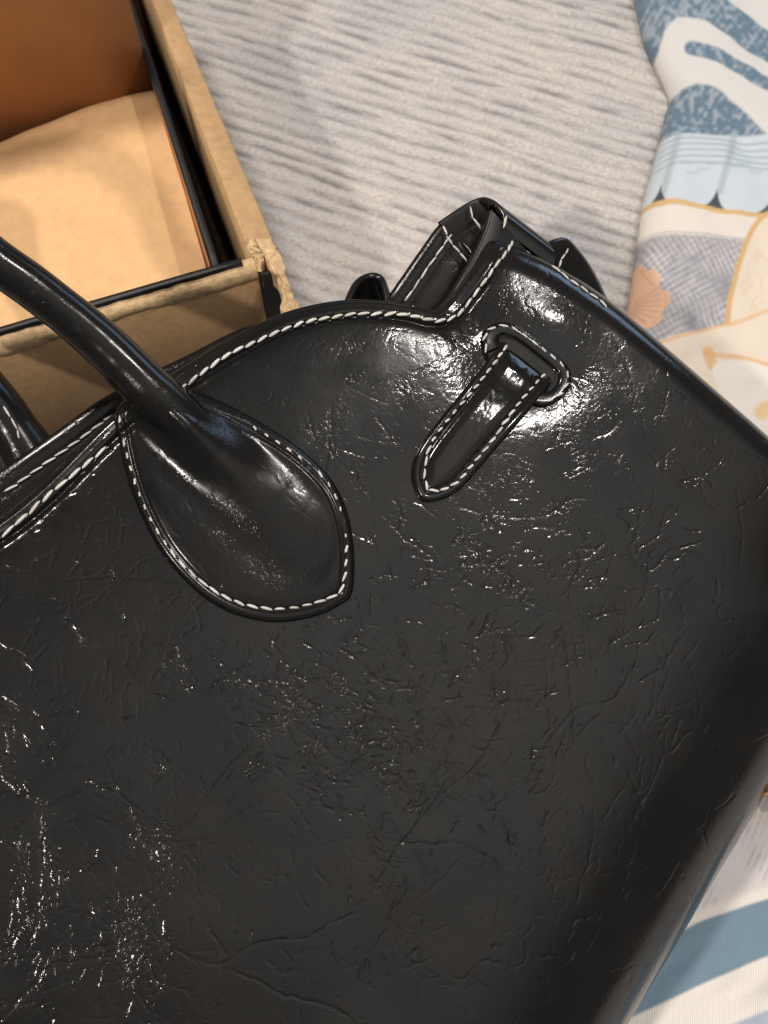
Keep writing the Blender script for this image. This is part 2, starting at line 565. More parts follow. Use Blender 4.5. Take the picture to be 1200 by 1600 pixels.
    put(inside([(1110, 585), (1160, 565), (1240, 590), (1330, 620), (1330, 720), (1180, 690)], 50), (0.86, 0.81, 0.75))
    put(stroke([(1186, 650), (1200, 640), (1230, 650)], 12, 4) * 0.8, (0.86, 0.60, 0.28))
    # lower right: hatched ground, cream, blue and cream bands
    low = edge(y - 1150, 6)
    put(low, (0.66, 0.63, 0.62))
    hh = sstep(0.25, 0.95, 0.5 + 0.5 * np.sin((x * 0.90 + y * 0.42) * 0.60 + 0.6 * vnoise(x, y, 26, 61))) * sstep(-0.55, 0.6, fbm(x, y, 48, 62, 3)) * (0.75 + 0.35 * vnoise(x, y, 7, 63))
    put(low * hh * 0.45 * edge(1450 - y - (x - 1080) * 0.55, 25), (0.24, 0.24, 0.26))
    put(inside([(1020, 1478), (1080, 1432), (1140, 1405), (1220, 1378), (1345, 1330), (1345, 1392), (1200, 1408), (1130, 1426), (1090, 1442), (1030, 1475)], 80, 8), (0.80, 0.75, 0.69))
    put(inside([(930, 1545), (1030, 1478), (1085, 1444), (1130, 1427), (1200, 1404), (1345, 1370), (1345, 1440), (1200, 1490), (1130, 1520), (1040, 1562), (960, 1600), (900, 1620)], 90, 2.5), (0.18, 0.27, 0.345))
    put(inside([(900, 1622), (960, 1602), (1040, 1564), (1130, 1522), (1200, 1492), (1345, 1442), (1345, 1530), (1200, 1575), (1120, 1610), (1000, 1680), (900, 1740)], 90, 2.5), (0.82, 0.77, 0.71))
    put(inside([(1000, 1690), (1120, 1612), (1200, 1578), (1345, 1532), (1345, 1730), (900, 1730)], 60, 3), (0.40, 0.47, 0.55))
    m, N, L, P = new_mat('printed_cotton')
    at = nd(N, 'ShaderNodeAttribute', attribute_name='print')
    tc = nd(N, 'ShaderNodeTexCoord').outputs['Object']
    wv = nd(N, 'ShaderNodeTexWave')
    wv.inputs['Scale'].default_value = 330
    wv.inputs['Distortion'].default_value = 0.6
    mp = nd(N, 'ShaderNodeMapping')
    mp.inputs['Rotation'].default_value = (0, 0, 0.12)
    L.new(tc, mp.inputs['Vector'])
    L.new(mp.outputs[0], wv.inputs['Vector'])
    mx = nd(N, 'ShaderNodeMix', data_type='RGBA', blend_type='MULTIPLY')
    mx.inputs[0].default_value = 1
    L.new(at.outputs['Color'], mx.inputs[6])
    L.new(ramp(N, L, wv.outputs['Fac'], [(0.2, (0.86,) * 3), (0.8, (1,) * 3)]).outputs[0], mx.inputs[7])
    L.new(mx.outputs[2], P.inputs['Base Color'])
    P.inputs['Roughness'].default_value = 0.85
    P.inputs['Sheen Weight'].default_value = 0.15
    L.new(bump(N, L, mth(N, L, 'MULTIPLY', wv.outputs['Fac'], 0.00018), 0.7, 1.0), P.inputs['Normal'])
    # hem: turn the border under
    first = P3[:, :1].copy()
    under = first.copy()
    under[..., 0] += 0.006
    under[..., 2] = 0.0012
    first[..., 2] = np.minimum(first[..., 2], 0.004)
    P3 = np.concatenate([under, P3], 1)
    C = np.concatenate([C[:, :1], C], 1)
    cen = atz(1180.0, 500.0, ZC)
    base0 = np.array([cen[0], cen[1], 0.0])
    o = grid_obj('printed_cloth', P3 - base0, m, flip=False)
    o.location = base0
    a = o.data.attributes.new('print', 'FLOAT_COLOR', 'POINT')
    a.data.foreach_set('color', np.ascontiguousarray(np.concatenate([C, np.ones(C.shape[:2] + (1,))], -1).ravel(), np.float32))
    tag(o, 'folded white cotton cloth printed in blue, grey, peach and orange, beside and under the bag', 'cloth')
    return o


build_cloth()

# ------------------------------------------------------------------ carton, black box and paper
HB = 0.120
cor = atz(425.0, 425.0, HB)
lef = atz(0.0, 548.0, HB)
fd = (lef - cor)[:2]
fd /= np.linalg.norm(fd)
nq = np.array([fd[1], -fd[0]])


def bx_at(x, y, z):
    """box coordinates (p to the left along the front, q backwards) of a photo point at height z"""
    w = atz(np.asarray(x, float), np.asarray(y, float), z)
    d = w[..., :2] - cor[:2]
    return d @ fd, d @ nq


def bx_root(name):
    e = bpy.data.objects.new(name, None)
    e.empty_display_size = 0.02
    COL.objects.link(e)
    # local x = p, local y = -q, local z up keeps a right-handed frame
    e.matrix_world = Matrix(((fd[0], -nq[0], 0, cor[0]), (fd[1], -nq[1], 0, cor[1]), (0, 0, 1, 0), (0, 0, 0, 1)))
    return e


def slab(name, corners_top, z0, mat, parent, z_jit=0.0, n=40, seed=0, jit_side=0.0):
    """upright wall: footprint given by two (p,q) lines (inner a-b, outer c-d), from z0 up to per-corner heights"""
    (a, b, c, d) = [np.array(k, float) for k in corners_top]   # each (p, q, z); a-b one side, c-d the other
    t = np.linspace(0, 1, n)[:, None]
    i_ = a + (b - a) * t
    o_ = c + (d - c) * t
    r = np.random.default_rng(seed)
    def jit(s, a_):
        k = np.linspace(0, 1, max(6, n // 2))
        return np.interp(t[:, 0], k, r.normal(0, a_, len(k))) if a_ else 0
    i_[:, 2] += jit(0, z_jit)
    o_[:, 2] += jit(1, z_jit)
    o_[:, 1] += jit(2, jit_side)
    m_ = (i_ + o_) / 2
    m_[:, 2] = (i_[:, 2] + o_[:, 2]) / 2 + 0.0004 + jit(3, z_jit)
    ib, ob = i_.copy(), o_.copy()
    ib[:, 2] = z0
    ob[:, 2] = z0
    rings = np.stack([ib, i_, i_ * 0.85 + m_ * 0.15, m_, o_ * 0.85 + m_ * 0.15, o_, ob], 0)
    rings[2, :, 2] += 0.0003
    rings[4, :, 2] += 0.0003
    G = rings.copy()
    G[..., 1] *= -1
    # end caps by pinching
    cen = G.mean(0, keepdims=True)
    G = np.concatenate([np.repeat(cen[:, :1], 7, 0), G, np.repeat(cen[:, -1:], 7, 0)], 1)
    return grid_obj(name, G, mat, parent, wrap=True, smooth=False)


def build_box():
    R = tag(bx_root('cardboard_box'), 'open brown cardboard shipping box with torn front corner behind the bag', 'box')
    W, D = 0.36, 0.262
    # right wall: inner line and the wider outer line, as seen
    pi0, qi0 = bx_at(388, 392, HB)
    pi1, qi1 = bx_at(237, 0, HB)
    po0, qo0 = bx_at(440, 405, HB - 0.003)
    po1, qo1 = bx_at(268, 0, HB - 0.003)
    k = (D - qi0) / (qi1 - qi0)
    k2 = (D - qo0) / (qo1 - qo0)
    a = (pi0 + (pi1 - pi0) * 0.03, qi0 + (qi1 - qi0) * 0.03, HB)
    b = (pi0 + (pi1 - pi0) * k, D, HB)
    c = (po0 + (po1 - po0) * 0.05, qo0 + (qo1 - qo0) * 0.05, HB - 0.004)
    d = (po0 + (po1 - po0) * k2, D, HB - 0.004)
    slab('side_wall', (a, b, c, d), 0.0, M['kraft'], R, 0.0004, 60, 1)
    # front wall: thin board, pale torn rim
    pf, qf = bx_at(402, 425, HB - 0.004)
    slab('front_wall', ((pf, qf + 0.0035, HB - 0.006), (W, 0.0035, HB - 0.006), (pf, qf - 0.0005, HB - 0.008), (W, -0.0005, HB - 0.008)), 0.0, M['kraft'], R, 0.0004, 60, 2)
    n = 150
    t = np.linspace(0, 1, n)
    p = pf + (W - pf) * t
    q0 = qf * (1 - t)
    dd = p / 0.36 * 400
    lo = 0.0085 + 0.0028 * fbm(dd, dd * 0 + 3, 18, 81, 3)
    up = 0.0006 * vnoise(dd, dd * 0, 5, 82)
    rim = np.stack([np.stack([p, q0 + 0.0062, np.full(n, HB - 0.006)], 1), np.stack([p, q0 + 0.0060, HB - 0.0008 + up], 1),
                    np.stack([p, q0 + 0.0030, HB + 0.0004 + up], 1), np.stack([p, q0 - 0.0004, HB - 0.0014 + up], 1),
                    np.stack([p, q0 - 0.0009, HB - 0.6 * lo], 1), np.stack([p, q0 - 0.0008, HB - lo], 1), np.stack([p, q0 + 0.001, HB - lo], 1)], 0)
    rim[..., 1] *= -1
    grid_obj('torn_rim', rim, M['torn'], R)
    slab('back_wall', ((0.0, D + 0.004, HB), (W, D + 0.004, HB), (0.0, D, HB), (W, D, HB)), 0.0, M['kraft'], R, 0, 8, 3)
    slab('left_wall', ((W, 0.004, HB), (W, D, HB), (W + 0.004, 0.004, HB), (W + 0.004, D, HB)), 0.0, M['kraft'], R, 0, 8, 4)
    # crumpled, split corner: two ragged lips either side of a black slit
    def lip(name, pts, wid, seed):
        L_ = smooth_line(pts, 42)
        px_, py_, z_ = L_.T
        m_ = 9
        rows = []
        for j in range(m_):
            s = j / (m_ - 1) - 0.5
            ww = wid * (0.75 + 0.35 * vnoise(np.arange(42.0), np.full(42, seed * 1.0), 5, seed))
            xx = px_ + s * ww + 1.8 * vnoise(np.arange(42.0), np.full(42, j * 3.1), 3, seed + 1)
            yy = py_ + 1.8 * vnoise(np.arange(42.0) + 50, np.full(42, j * 2.7), 3, seed + 2)
            zz = z_ + 0.0012 * (0.25 - s * s) * 2 + 0.0009 * vnoise(np.arange(42.0), np.full(42, j * 2.2), 2.6, seed + 3)
            w = atz(xx, yy, zz)
            dq = w[:, :2] - cor[:2]
            rows.append(np.stack([dq @ fd, -(dq @ nq), zz], 1))
        rows.insert(0, rows[0] - np.array([0, 0, 0.012]))
        rows.append(rows[-1] - np.array([0, 0, 0.012]))
        return grid_obj(name, np.stack(rows), M['torn'], R, smooth=False)
    lip('torn_flap', [(408, 372, HB - 0.001), (424, 396, HB - 0.002), (436, 425, HB - 0.005), (449, 458, HB - 0.010), (458, 500, HB - 0.016)], 27, 91)
    lip('torn_flap', [(392, 372, HB), (396, 390, HB), (404, 400, HB - 0.002), (398, 424, HB - 0.003)], 24, 97)
    slab('slit_shade', ((pf - 0.0006, 0.0062, HB - 0.006), (pf - 0.0105, 0.0062, HB - 0.009), (pf - 0.0006, 0.0042, HB - 0.006), (pf - 0.0105, 0.0042, HB - 0.009)), 0.0, M['blackboard'], R, 0, 8, 6)  # black slab added behind the slit to paint its shade
    # floor board
    slab('bottom_board', ((0.012, 0.006, 0.003), (W, 0.006, 0.003), (0.012, D, 0.003), (W, D, 0.003)), 0.0004, M['kraft'], R, 0, 6, 5)

    # ---- black gift box standing inside
    B = tag(bx_root('gift_box'), 'black paper gift box with brown inside standing in the cardboard box', 'box')
    zi = HB + 0.0022
    ZP = 0.100
    LZ = 0.215
    QB = float(bx_at(120.0, 172.0, ZP)[1]) + 0.003
    pr0, qr0 = bx_at(341, 411, zi)
    pr1, qr1 = bx_at(207, 0, zi)
    kk = (0.252 - qr0) / (qr1 - qr0)
    pr2 = pr0 + (pr1 - pr0) * kk
    th = 0.0032
    slab('side_wall', ((pr0 + th, 0.0075, zi), (pr2 + th, 0.252, zi), (pr0, 0.0075, zi), (pr2, 0.252, zi)), 0.004, M['blackboard'], B, 0.0002, 30, 11)
    slab('front_wall', ((pr0 - 0.010, 0.0100, zi), (W - 0.01, 0.0100, zi), (pr0 - 0.010, 0.0070, zi), (W - 0.01, 0.0070, zi)), 0.004, M['blackboard'], B, 0.0002, 30, 12)
    slab('left_wall', ((W - 0.014, 0.0102, zi), (W - 0.014, QB, zi), (W - 0.0102, 0.0102, zi), (W - 0.0102, QB, zi)), 0.004, M['blackboard'], B, 0.0, 10, 14)
    # brown inside faces, just proud of the black walls; the lid stands open along the back
    slab('lid', ((pr2 + th + 0.0012, QB, LZ), (W - 0.015, QB, LZ), (pr2 + th + 0.0012, QB + 0.003, LZ), (W - 0.015, QB + 0.003, LZ)), 0.006, M['brown'], B, 0, 8, 15)
    slab('lining', ((pr0 + th + 0.0014, 0.0106, zi - 0.001), (pr2 + th + 0.0014, QB - 0.001, zi - 0.001), (pr0 + th + 0.0004, 0.0106, zi - 0.001), (pr2 + th + 0.0004, QB - 0.001, zi - 0.001)), 0.006, M['brown'], B, 0, 8, 16)
    slab('bottom_board', ((pr0 + 0.001, 0.0105, 0.0062), (W - 0.015, 0.0105, 0.0062), (pr2 + 0.001, QB - 0.001, 0.0062), (W - 0.015, QB - 0.001, 0.0062)), 0.0042, M['brown'], B, 0, 6, 17)

    # ---- kraft paper sheet lying in the box, its back edge curved
    A = tag(bx_root('kraft_paper'), 'sheet of light kraft paper lying in the open box', 'paper')
    nx, ny = 90, 80
    s = np.linspace(0, 1, nx)
    z0 = ZP
    edge_px = smooth_line([(240, 134), (160, 152), (90, 178), (0, 212), (-150, 275), (-330, 350)], nx)
    pe, qe = bx_at(edge_px[:, 0], edge_px[:, 1], z0)
    i0 = int(np.argmin(np.abs(edge_px[:, 0] + 20)))
    qe[i0:] = qe[i0]
    pe[i0:] = np.linspace(pe[i0], W - 0.019, nx - i0)
    pf_ = np.linspace(pr0 + th + 0.002, W - 0.02, nx)
    P3 = np.zeros((nx, ny, 3))
    for j in range(ny):
        t = j / (ny - 1)
        P3[:, j, 0] = np.clip(pf_ * (1 - t) + pe * t, 0, W - 0.018)
        P3[:, j, 1] = -(0.013 * (1 - t) + qe * t)
        P3[:, j, 2] = z0 + 0.0022 * fbm(P3[:, j, 0] * 1000, P3[:, j, 1] * 1000, 60, 71, 3) - 0.004 * max(0, (t - 0.93) / 0.07) ** 2
    bot = P3[:, -1:].copy()
    bot[..., 2] = 0.0075
    P3 = np.concatenate([P3, bot], 1)
    grid_obj('sheet', P3, M['paper'], A, flip=True)


build_box()

# ------------------------------------------------------------------ the handbag
UC = -600 * K                      # centre line of the bag
BASE = np.array([UC, -0.235, -0.060])
bag = bpy.data.objects.new('handbag', None)
COL.objects.link(bag)
o0 = bag_world(np.array(BASE[0]), np.array(BASE[1]), np.array(BASE[2]))
bag.matrix_world = Matrix(((eu[0], ev[0], ew[0], o0[0]), (eu[1], ev[1], ew[1], o0[1]), (eu[2], ev[2], ew[2], o0[2]), (0, 0, 0, 1)))
bag.empty_display_size = 0.03
tag(bag, 'large black crinkled leather handbag with white stitching and rolled handles, lying against the box', 'handbag')


def bl(u, v, w):
    """bag-local coordinates"""
    return np.stack(np.broadcast_arrays(u, v, w), -1) - BASE


def uvp(pts, w=0.0):
    P = np.array(pts, float)
    u, v = uv_at(P[:, 0], P[:, 1], w)
    return np.stack([u, v], 1)


TOP_PX = [(-30, 831), (60, 762), (172, 652), (250, 597), (340, 540), (425, 495), (480, 476), (540, 466), (590, 466), (640, 472),
          (680, 481), (700, 472), (718, 450), (747, 412), (768, 376), (784, 357)]
SIDE_PX = [(784, 357), (861, 408), (945, 462), (1050, 550), (1200, 680), (1285, 765), (1330, 860)]
BOT_PX = [(1330, 860), (1344, 960), (1300, 1075), (1216, 1235), (1133, 1378), (999, 1603), (912, 1742), (790, 1870), (660, 1985)]
top_r = uvp(TOP_PX)
side_r = uvp(SIDE_PX, -0.010)
side_r[0] = top_r[-1]
bot_r = uvp(BOT_PX, -0.030)
bot_r[0] = side_r[-1]


def mirrored(P):
    Q = P.copy()
    Q[:, 0] = 2 * UC - Q[:, 0]
    return Q[::-1]


top_full = np.vstack([mirrored(top_r), top_r])
bot_half = bot_r[::-1]                       # centre to the right corner
bot_full = np.vstack([mirrored(bot_half), bot_half])
side_l = mirrored(side_r)[::-1]
TOPL = smooth_line(top_full, 400)
BOTL = smooth_line(bot_full, 400)
SIDER = smooth_line(side_r, 120)
SIDEL = smooth_line(side_l, 120)
TOPR_SEG = TOPL[::3]

# the leaf, strap and slot, traced in photo pixels
LEAF_PX = [(181, 640), (186, 690), (200, 750), (222, 808), (254, 866), (300, 918), (345, 950), (395, 968), (445, 972), (500, 961), (534, 944), (548, 932),
           (553, 905), (553, 860), (544, 805), (520, 752), (470, 702), (400, 656), (340, 625), (292, 607)]
STRAP_PX = [(790, 527), (752, 575), (705, 633), (665, 684), (648, 715), (644, 745), (650, 768), (662, 783), (685, 782), (715, 768), (742, 740), (790, 684), (835, 632), (868, 588)]


def leaf_poly(n=240):
    return smooth_line(LEAF_PX, n)


# ---- wrinkle height map on a chart of the front panel (1 cell = 1 chart pixel)
HX0, HY0, HX1, HY1 = -140, 280, 1400, 1820
HM = None


def blur(A, s):
    r = int(3 * s + 1)
    k = np.exp(-0.5 * (np.arange(-r, r + 1) / s) ** 2)
    k /= k.sum()
    for ax in (0, 1):
        out = np.zeros_like(A)
        for i, w in zip(range(-r, r + 1), k):
            out += w * np.roll(A, i, ax)
        A = out
    return A


def splat(A, x, y, w):
    x = np.ravel(x) - HX0
    y = np.ravel(y) - HY0
    w = np.ravel(w)
    ok = (x > 1) & (y > 1) & (x < A.shape[1] - 2) & (y < A.shape[0] - 2)
    x, y, w = x[ok], y[ok], w[ok]
    i = np.floor(x).astype(int)
    j = np.floor(y).astype(int)
    fx, fy = x - i, y - j
    for di in (0, 1):
        for dj in (0, 1):
            np.add.at(A, (j + dj, i + di), w * (fx if di else 1 - fx) * (fy if dj else 1 - fy))


def walks(cx, cy, sx, sy, n, length, head, spread, amp, curl=0.035):
    """n random-walk creases round (cx, cy)"""
    step = 0.8
    m_ = int(length * 1.4 / step)
    x0 = cx + sx * 1.25 * rng.standard_t(4, n)
    y0 = cy + sy * 1.25 * rng.standard_t(4, n)
    length = length * 2.1
    h0 = rng.normal(head, spread, n) + math.pi * rng.integers(0, 2, n)
    ln = length * rng.uniform(0.35, 1.4, n)
    turn = rng.normal(0, curl, (n, m_))
    turn = np.cumsum(turn, 1) * 0.9 + rng.normal(0, 0.28, (n, m_))
    kinks = (rng.random((n, m_)) < 0.012) * rng.normal(0, 0.6, (n, m_))
    H = h0[:, None] + np.clip(turn, -1.4, 1.4) + np.cumsum(kinks, 1)
    X = x0[:, None] + np.cumsum(np.cos(H), 1) * step
    Y = y0[:, None] + np.cumsum(np.sin(H), 1) * step
    s = np.arange(m_)[None] * step
    t = s / ln[:, None]
    env = np.clip(np.minimum(t * 6, (1 - t) * 4), 0, 1) ** 0.7
    brk = np.clip(0.65 + 0.9 * vnoise(s + 977 * rng.random((n, 1)), np.arange(n)[:, None] * 3.3, 9, 99), 0.05, 1.3)
    A = amp * rng.uniform(0.35, 1.2, (n, 1)) * env * brk * step
    return X, Y, A


def traced(pts, amp):
    P = np.array(pts, float)
    n = max(8, int(np.linalg.norm(np.diff(P, axis=0), axis=1).sum() / 0.8))
    L_ = smooth_line(P, n)
    k = np.arange(n) * 0.8
    ph = rng.random() * 500
    L_[:, 0] += 2.6 * fbm(k + ph, k * 0, 26, 7, 3)
    L_[:, 1] += 2.6 * fbm(k + ph + 300, k * 0, 26, 8, 3)
    env = np.clip(np.minimum(k / 25, (k[-1] - k) / 25), 0.05, 1)
    return L_[:, 0], L_[:, 1], amp * 0.8 * env * np.clip(0.8 + 0.5 * vnoise(k + ph, k * 0, 14, 12), 0.2, 1.4)


def build_heightmap():
    sh = (HY1 - HY0, HX1 - HX0)
    fine = np.zeros(sh)
    med = np.zeros(sh)
    D = math.radians
    # clusters seen in the photo: (cx, cy, sx, sy, n, length, heading, spread, amplitude)
    for a in [(470, 1110, 70, 40, 150, 34, D(35), 0.5, 1.0), (560, 1180, 60, 40, 130, 30, D(45), 0.6, 1.0), (640, 1230, 40, 30, 60, 28, D(80), 0.6, 0.9),
              (600, 1040, 90, 50, 150, 34, D(35), 0.6, 0.8), (690, 1100, 60, 60, 70, 36, D(60), 0.7, 0.8),
              (50, 1330, 22, 70, 60, 55, D(97), 0.22, 1.0), (200, 1420, 26, 90, 90, 50, D(95), 0.3, 1.0), (250, 1400, 22, 70, 50, 48, D(80), 0.3, 1.0),
              (60, 1540, 40, 40, 40, 50, D(115), 0.25, 1.0), (470, 1460, 40, 60, 26, 34, D(98), 0.25, 0.8), (580, 1400, 30, 60, 26, 34, D(95), 0.3, 0.8),
              (760, 880, 90, 70, 110, 36, D(40), 0.9, 0.8), (850, 830, 90, 60, 90, 36, D(20), 0.7, 0.8), (780, 960, 60, 60, 70, 34, D(60), 0.9, 0.7),
              (930, 640, 40, 36, 90, 26, D(75), 0.5, 0.42), (750, 480, 36, 26, 90, 24, D(50), 0.5, 0.42), (850, 450, 60, 36, 70, 28, D(65), 0.5, 0.5),
              (700, 560, 70, 40, 60, 24, D(40), 0.7, 0.35), (560, 560, 80, 30, 60, 26, D(130), 0.4, 0.28), (430, 560, 60, 25, 45, 24, D(135), 0.4, 0.28),
              (880, 760, 90, 80, 70, 36, D(45), 1.0, 0.8), (980, 760, 60, 60, 40, 32, D(0), 0.5, 0.8), (120, 1000, 70, 80, 60, 34, D(80), 0.7, 0.7), (60, 1180, 60, 60, 55, 36, D(10), 0.6, 0.7),
              (180, 880, 60, 40, 30, 30, D(90), 0.6, 0.7), (330, 1030, 60, 40, 40, 30, D(80), 0.7, 0.7), (950, 1000, 60, 60, 36, 40, D(120), 0.6, 0.6),
              (1010, 1330, 60, 90, 30, 60, D(100), 0.25, 0.6), (1050, 1100, 60, 60, 20, 50, D(105), 0.3, 0.5), (60, 830, 50, 30, 40, 22, D(40), 0.8, 0.7)]:
        a = (*a[:4], int(a[4] * 0.66), *a[5:])
        X, Y, A = walks(*a)
        splat(fine, X, Y, A * (1.15 if a[0] < 320 else 1.75 if a[1] > 800 else 1.3))
    # scattered background of short fine wrinkles
    for _ in range(1):
        n = 110
        X, Y, A = walks(600, 950, 10, 10, n, 60, 1.2, 0.9, 0.22)
        X += (rng.uniform(-80, 1330, n) - 600)[:, None]
        Y += (rng.uniform(430, 1700, n) - 950)[:, None]
        splat(fine, X, Y, A)
    # long cracks
    long_ = [([(270, 1480), (310, 1498), (345, 1503), (375, 1488), (415, 1470), (480, 1462), (520, 1440), (560, 1425)], 1.5),
             ([(352, 1510), (400, 1530), (450, 1555), (510, 1570), (560, 1600)], 1.5),
             ([(0, 1215), (45, 1250), (80, 1255), (110, 1240), (140, 1228), (180, 1240), (215, 1265), (235, 1290)], 1.0),
             ([(85, 1262), (80, 1300), (95, 1340)], 0.9), ([(100, 905), (180, 900), (250, 905), (285, 912)], 1.2),
             ([(240, 1315), (275, 1300), (300, 1275), (320, 1240), (345, 1210), (372, 1180), (400, 1150)], 1.1),
             ([(560, 1430), (590, 1380), (620, 1330), (650, 1290), (680, 1250), (740, 1200), (800, 1110)], 1.1),
             ([(600, 1310), (660, 1320), (720, 1320), (770, 1345), (800, 1390)], 1.2), ([(640, 1325), (660, 1350), (668, 1390)], 1.0),
             ([(480, 780), (520, 705), (580, 715), (640, 700), (690, 690)], 0.8), ([(520, 640), (515, 700), (500, 760)], 0.6),
             ([(705, 795), (730, 850), (770, 885), (810, 910), (850, 945)], 1.1), ([(705, 790), (780, 805), (850, 805), (900, 780), (930, 790)], 1.1),
             ([(890, 830), (905, 880), (890, 920), (900, 960)], 1.0), ([(980, 880), (1020, 890), (1050, 860), (1110, 842)], 1.0), ([(1030, 900), (1030, 960), (985, 985)], 0.8),
             ([(845, 1180), (900, 1110), (960, 1090), (990, 1040)], 0.8), ([(760, 1220), (790, 1290), (800, 1340)], 0.9),
             ([(975, 1330), (985, 1370), (983, 1430)], 1.2), ([(1000, 1290), (990, 1350), (984, 1400)], 1.0), ([(1010, 1340), (1022, 1400)], 0.8), ([(930, 1260), (925, 1330), (900, 1420)], 0.8),
             ([(1040, 1170), (1020, 1230), (1000, 1260), (990, 1300)], 0.8), ([(1180, 1130), (1160, 1190), (1130, 1230)], 0.8), ([(955, 520), (975, 560), (993, 620)], 1.0),
             ([(1160, 650), (1180, 700)], 0.6), ([(1150, 750), (1160, 820), (1155, 900)], 0.6),
             ([(380, 1085), (440, 1120), (500, 1165), (560, 1210), (620, 1250)], 0.9), ([(170, 780), (190, 810), (185, 850)], 0.7),
             ([(0, 1100), (60, 1120), (110, 1110), (160, 1130)], 0.6), ([(200, 1010), (260, 1040), (300, 1080), (380, 1085)], 0.7),
             ([(55, 1270), (65, 1330), (60, 1400), (48, 1440)], 1.2), ([(58, 1400), (60, 1440), (35, 1480)], 1.1), ([(85, 1470), (60, 1530), (20, 1575), (0, 1600)], 1.6),
             ([(235, 1400), (250, 1440), (265, 1480), (255, 1530), (240, 1560)], 1.4), ([(190, 1440), (185, 1480), (205, 1540), (190, 1600)], 1.4), ([(215, 1380), (220, 1420)], 1.1)]
    for pts, a in long_:
        splat(fine, *traced(pts, a))
        splat(med, *traced(pts, a * 0.5))
    for _ in range(34):
        x0, y0 = rng.uniform(-60, 1250), rng.uniform(560, 1750)
        X, Y, A = walks(x0, y0, 1, 1, 1, 190, rng.uniform(0, 3.1), 0.1, 0.7, 0.03)
        splat(fine, X, Y, A)
    # connected web of hairline creases: two jittered cell networks, warped and worn away in places
    yy, xx = np.meshgrid(np.arange(HY0, HY1, dtype=np.float32), np.arange(HX0, HX1, dtype=np.float32), indexing='ij')
    web = np.zeros(sh, np.float32)
    for cell, amp, sd_, keep in ((150.0, 1.25, 601, 0.0), (62.0, 0.85, 611, 0.12), (27.0, 0.5, 621, 0.30)):
        wx = xx + cell * (0.30 * vnoise(xx, yy, cell * 0.55, sd_) + 0.13 * vnoise(xx, yy, cell * 0.2, sd_ + 1)) + 2.2 * vnoise(xx, yy, 9, sd_ + 2)
        wy = yy + cell * (0.30 * vnoise(xx, yy, cell * 0.55, sd_ + 3) + 0.13 * vnoise(xx, yy, cell * 0.2, sd_ + 4)) + 2.2 * vnoise(xx, yy, 9, sd_ + 5)
        J = np.random.default_rng(sd_).uniform(0.05, 0.95, (64, 64, 2)).astype(np.float32)
        gx, gy = wx / cell, wy / cell
        ci, cj = np.floor(gx).astype(int), np.floor(gy).astype(int)
        d1 = np.full(sh, 9.0, np.float32)
        d2 = np.full(sh, 9.0, np.float32)
        for di in (-1, 0, 1):
            for dj in (-1, 0, 1):
                o = J[(ci + di) % 64, (cj + dj) % 64]
                d = np.hypot(ci + di + o[..., 0] - gx, cj + dj + o[..., 1] - gy)
                d2 = np.minimum(d2, np.maximum(d1, d))
                d1 = np.minimum(d1, d)
        e = (d2 - d1) * cell
        live = sstep(keep, keep + 0.35, fbm(xx, yy, cell * 0.9, sd_ + 7, 2)) * np.clip(0.7 + 0.7 * vnoise(xx, yy, 11, sd_ + 8), 0.1, 1.3)
        web = np.maximum(web, amp * live * np.exp(-(e / 2.0) ** 2))
    k = math.sqrt(2 * math.pi)
    f = blur(fine, 1.0) * k * 1.0
    f = 1.7 * np.tanh((0.85 * f + 0.95 * web) / 1.7)
    b = blur(fine, 4.0) * k * 4.0
    b = 3.0 * np.tanh(b / 6.0)
    # the hide is pulled flatter round the strap and the hump
    calm = 1 - 0.55 * sstep(560, 380, np.hypot((xx - 760) * 0.8, (yy - 380) * 1.15))
    f = f * calm
    H = -f * 0.000200 + b * 0.000008 - blur(med, 1.9) * k * 1.9 * 0.00007
    global WEAR
    WEAR = np.clip(blur(np.minimum(fine + 0.2 * web, 1.5), 9.0) * 5.0, 0, 1.2)
    return H


WEAR = None
HMAP = build_heightmap()


def hmap(x, y, A=None):
    A = HMAP if A is None else A
    X = np.clip(x - HX0, 1, HMAP.shape[1] - 3)
    Y = np.clip(y - HY0, 1, HMAP.shape[0] - 3)
    i = np.floor(X).astype(int)
    j = np.floor(Y).astype(int)
    fx, fy = X - i, Y - j
    return (A[j, i] * (1 - fx) + A[j, i + 1] * fx) * (1 - fy) + (A[j + 1, i] * (1 - fx) + A[j + 1, i + 1] * fx) * fy


LEAF_UV = uvp(leaf_poly(90))
STRAP_UV = uvp(smooth_line(STRAP_PX, 60))
SLOT_C = (818.0, 572.0)


def roll_drop(d, R, Rw, p=2.0):
    t = np.clip((R - d) / R, 0, 1) ** p
    return Rw * (1 - np.sqrt(np.clip(1 - t, 0, 1)))


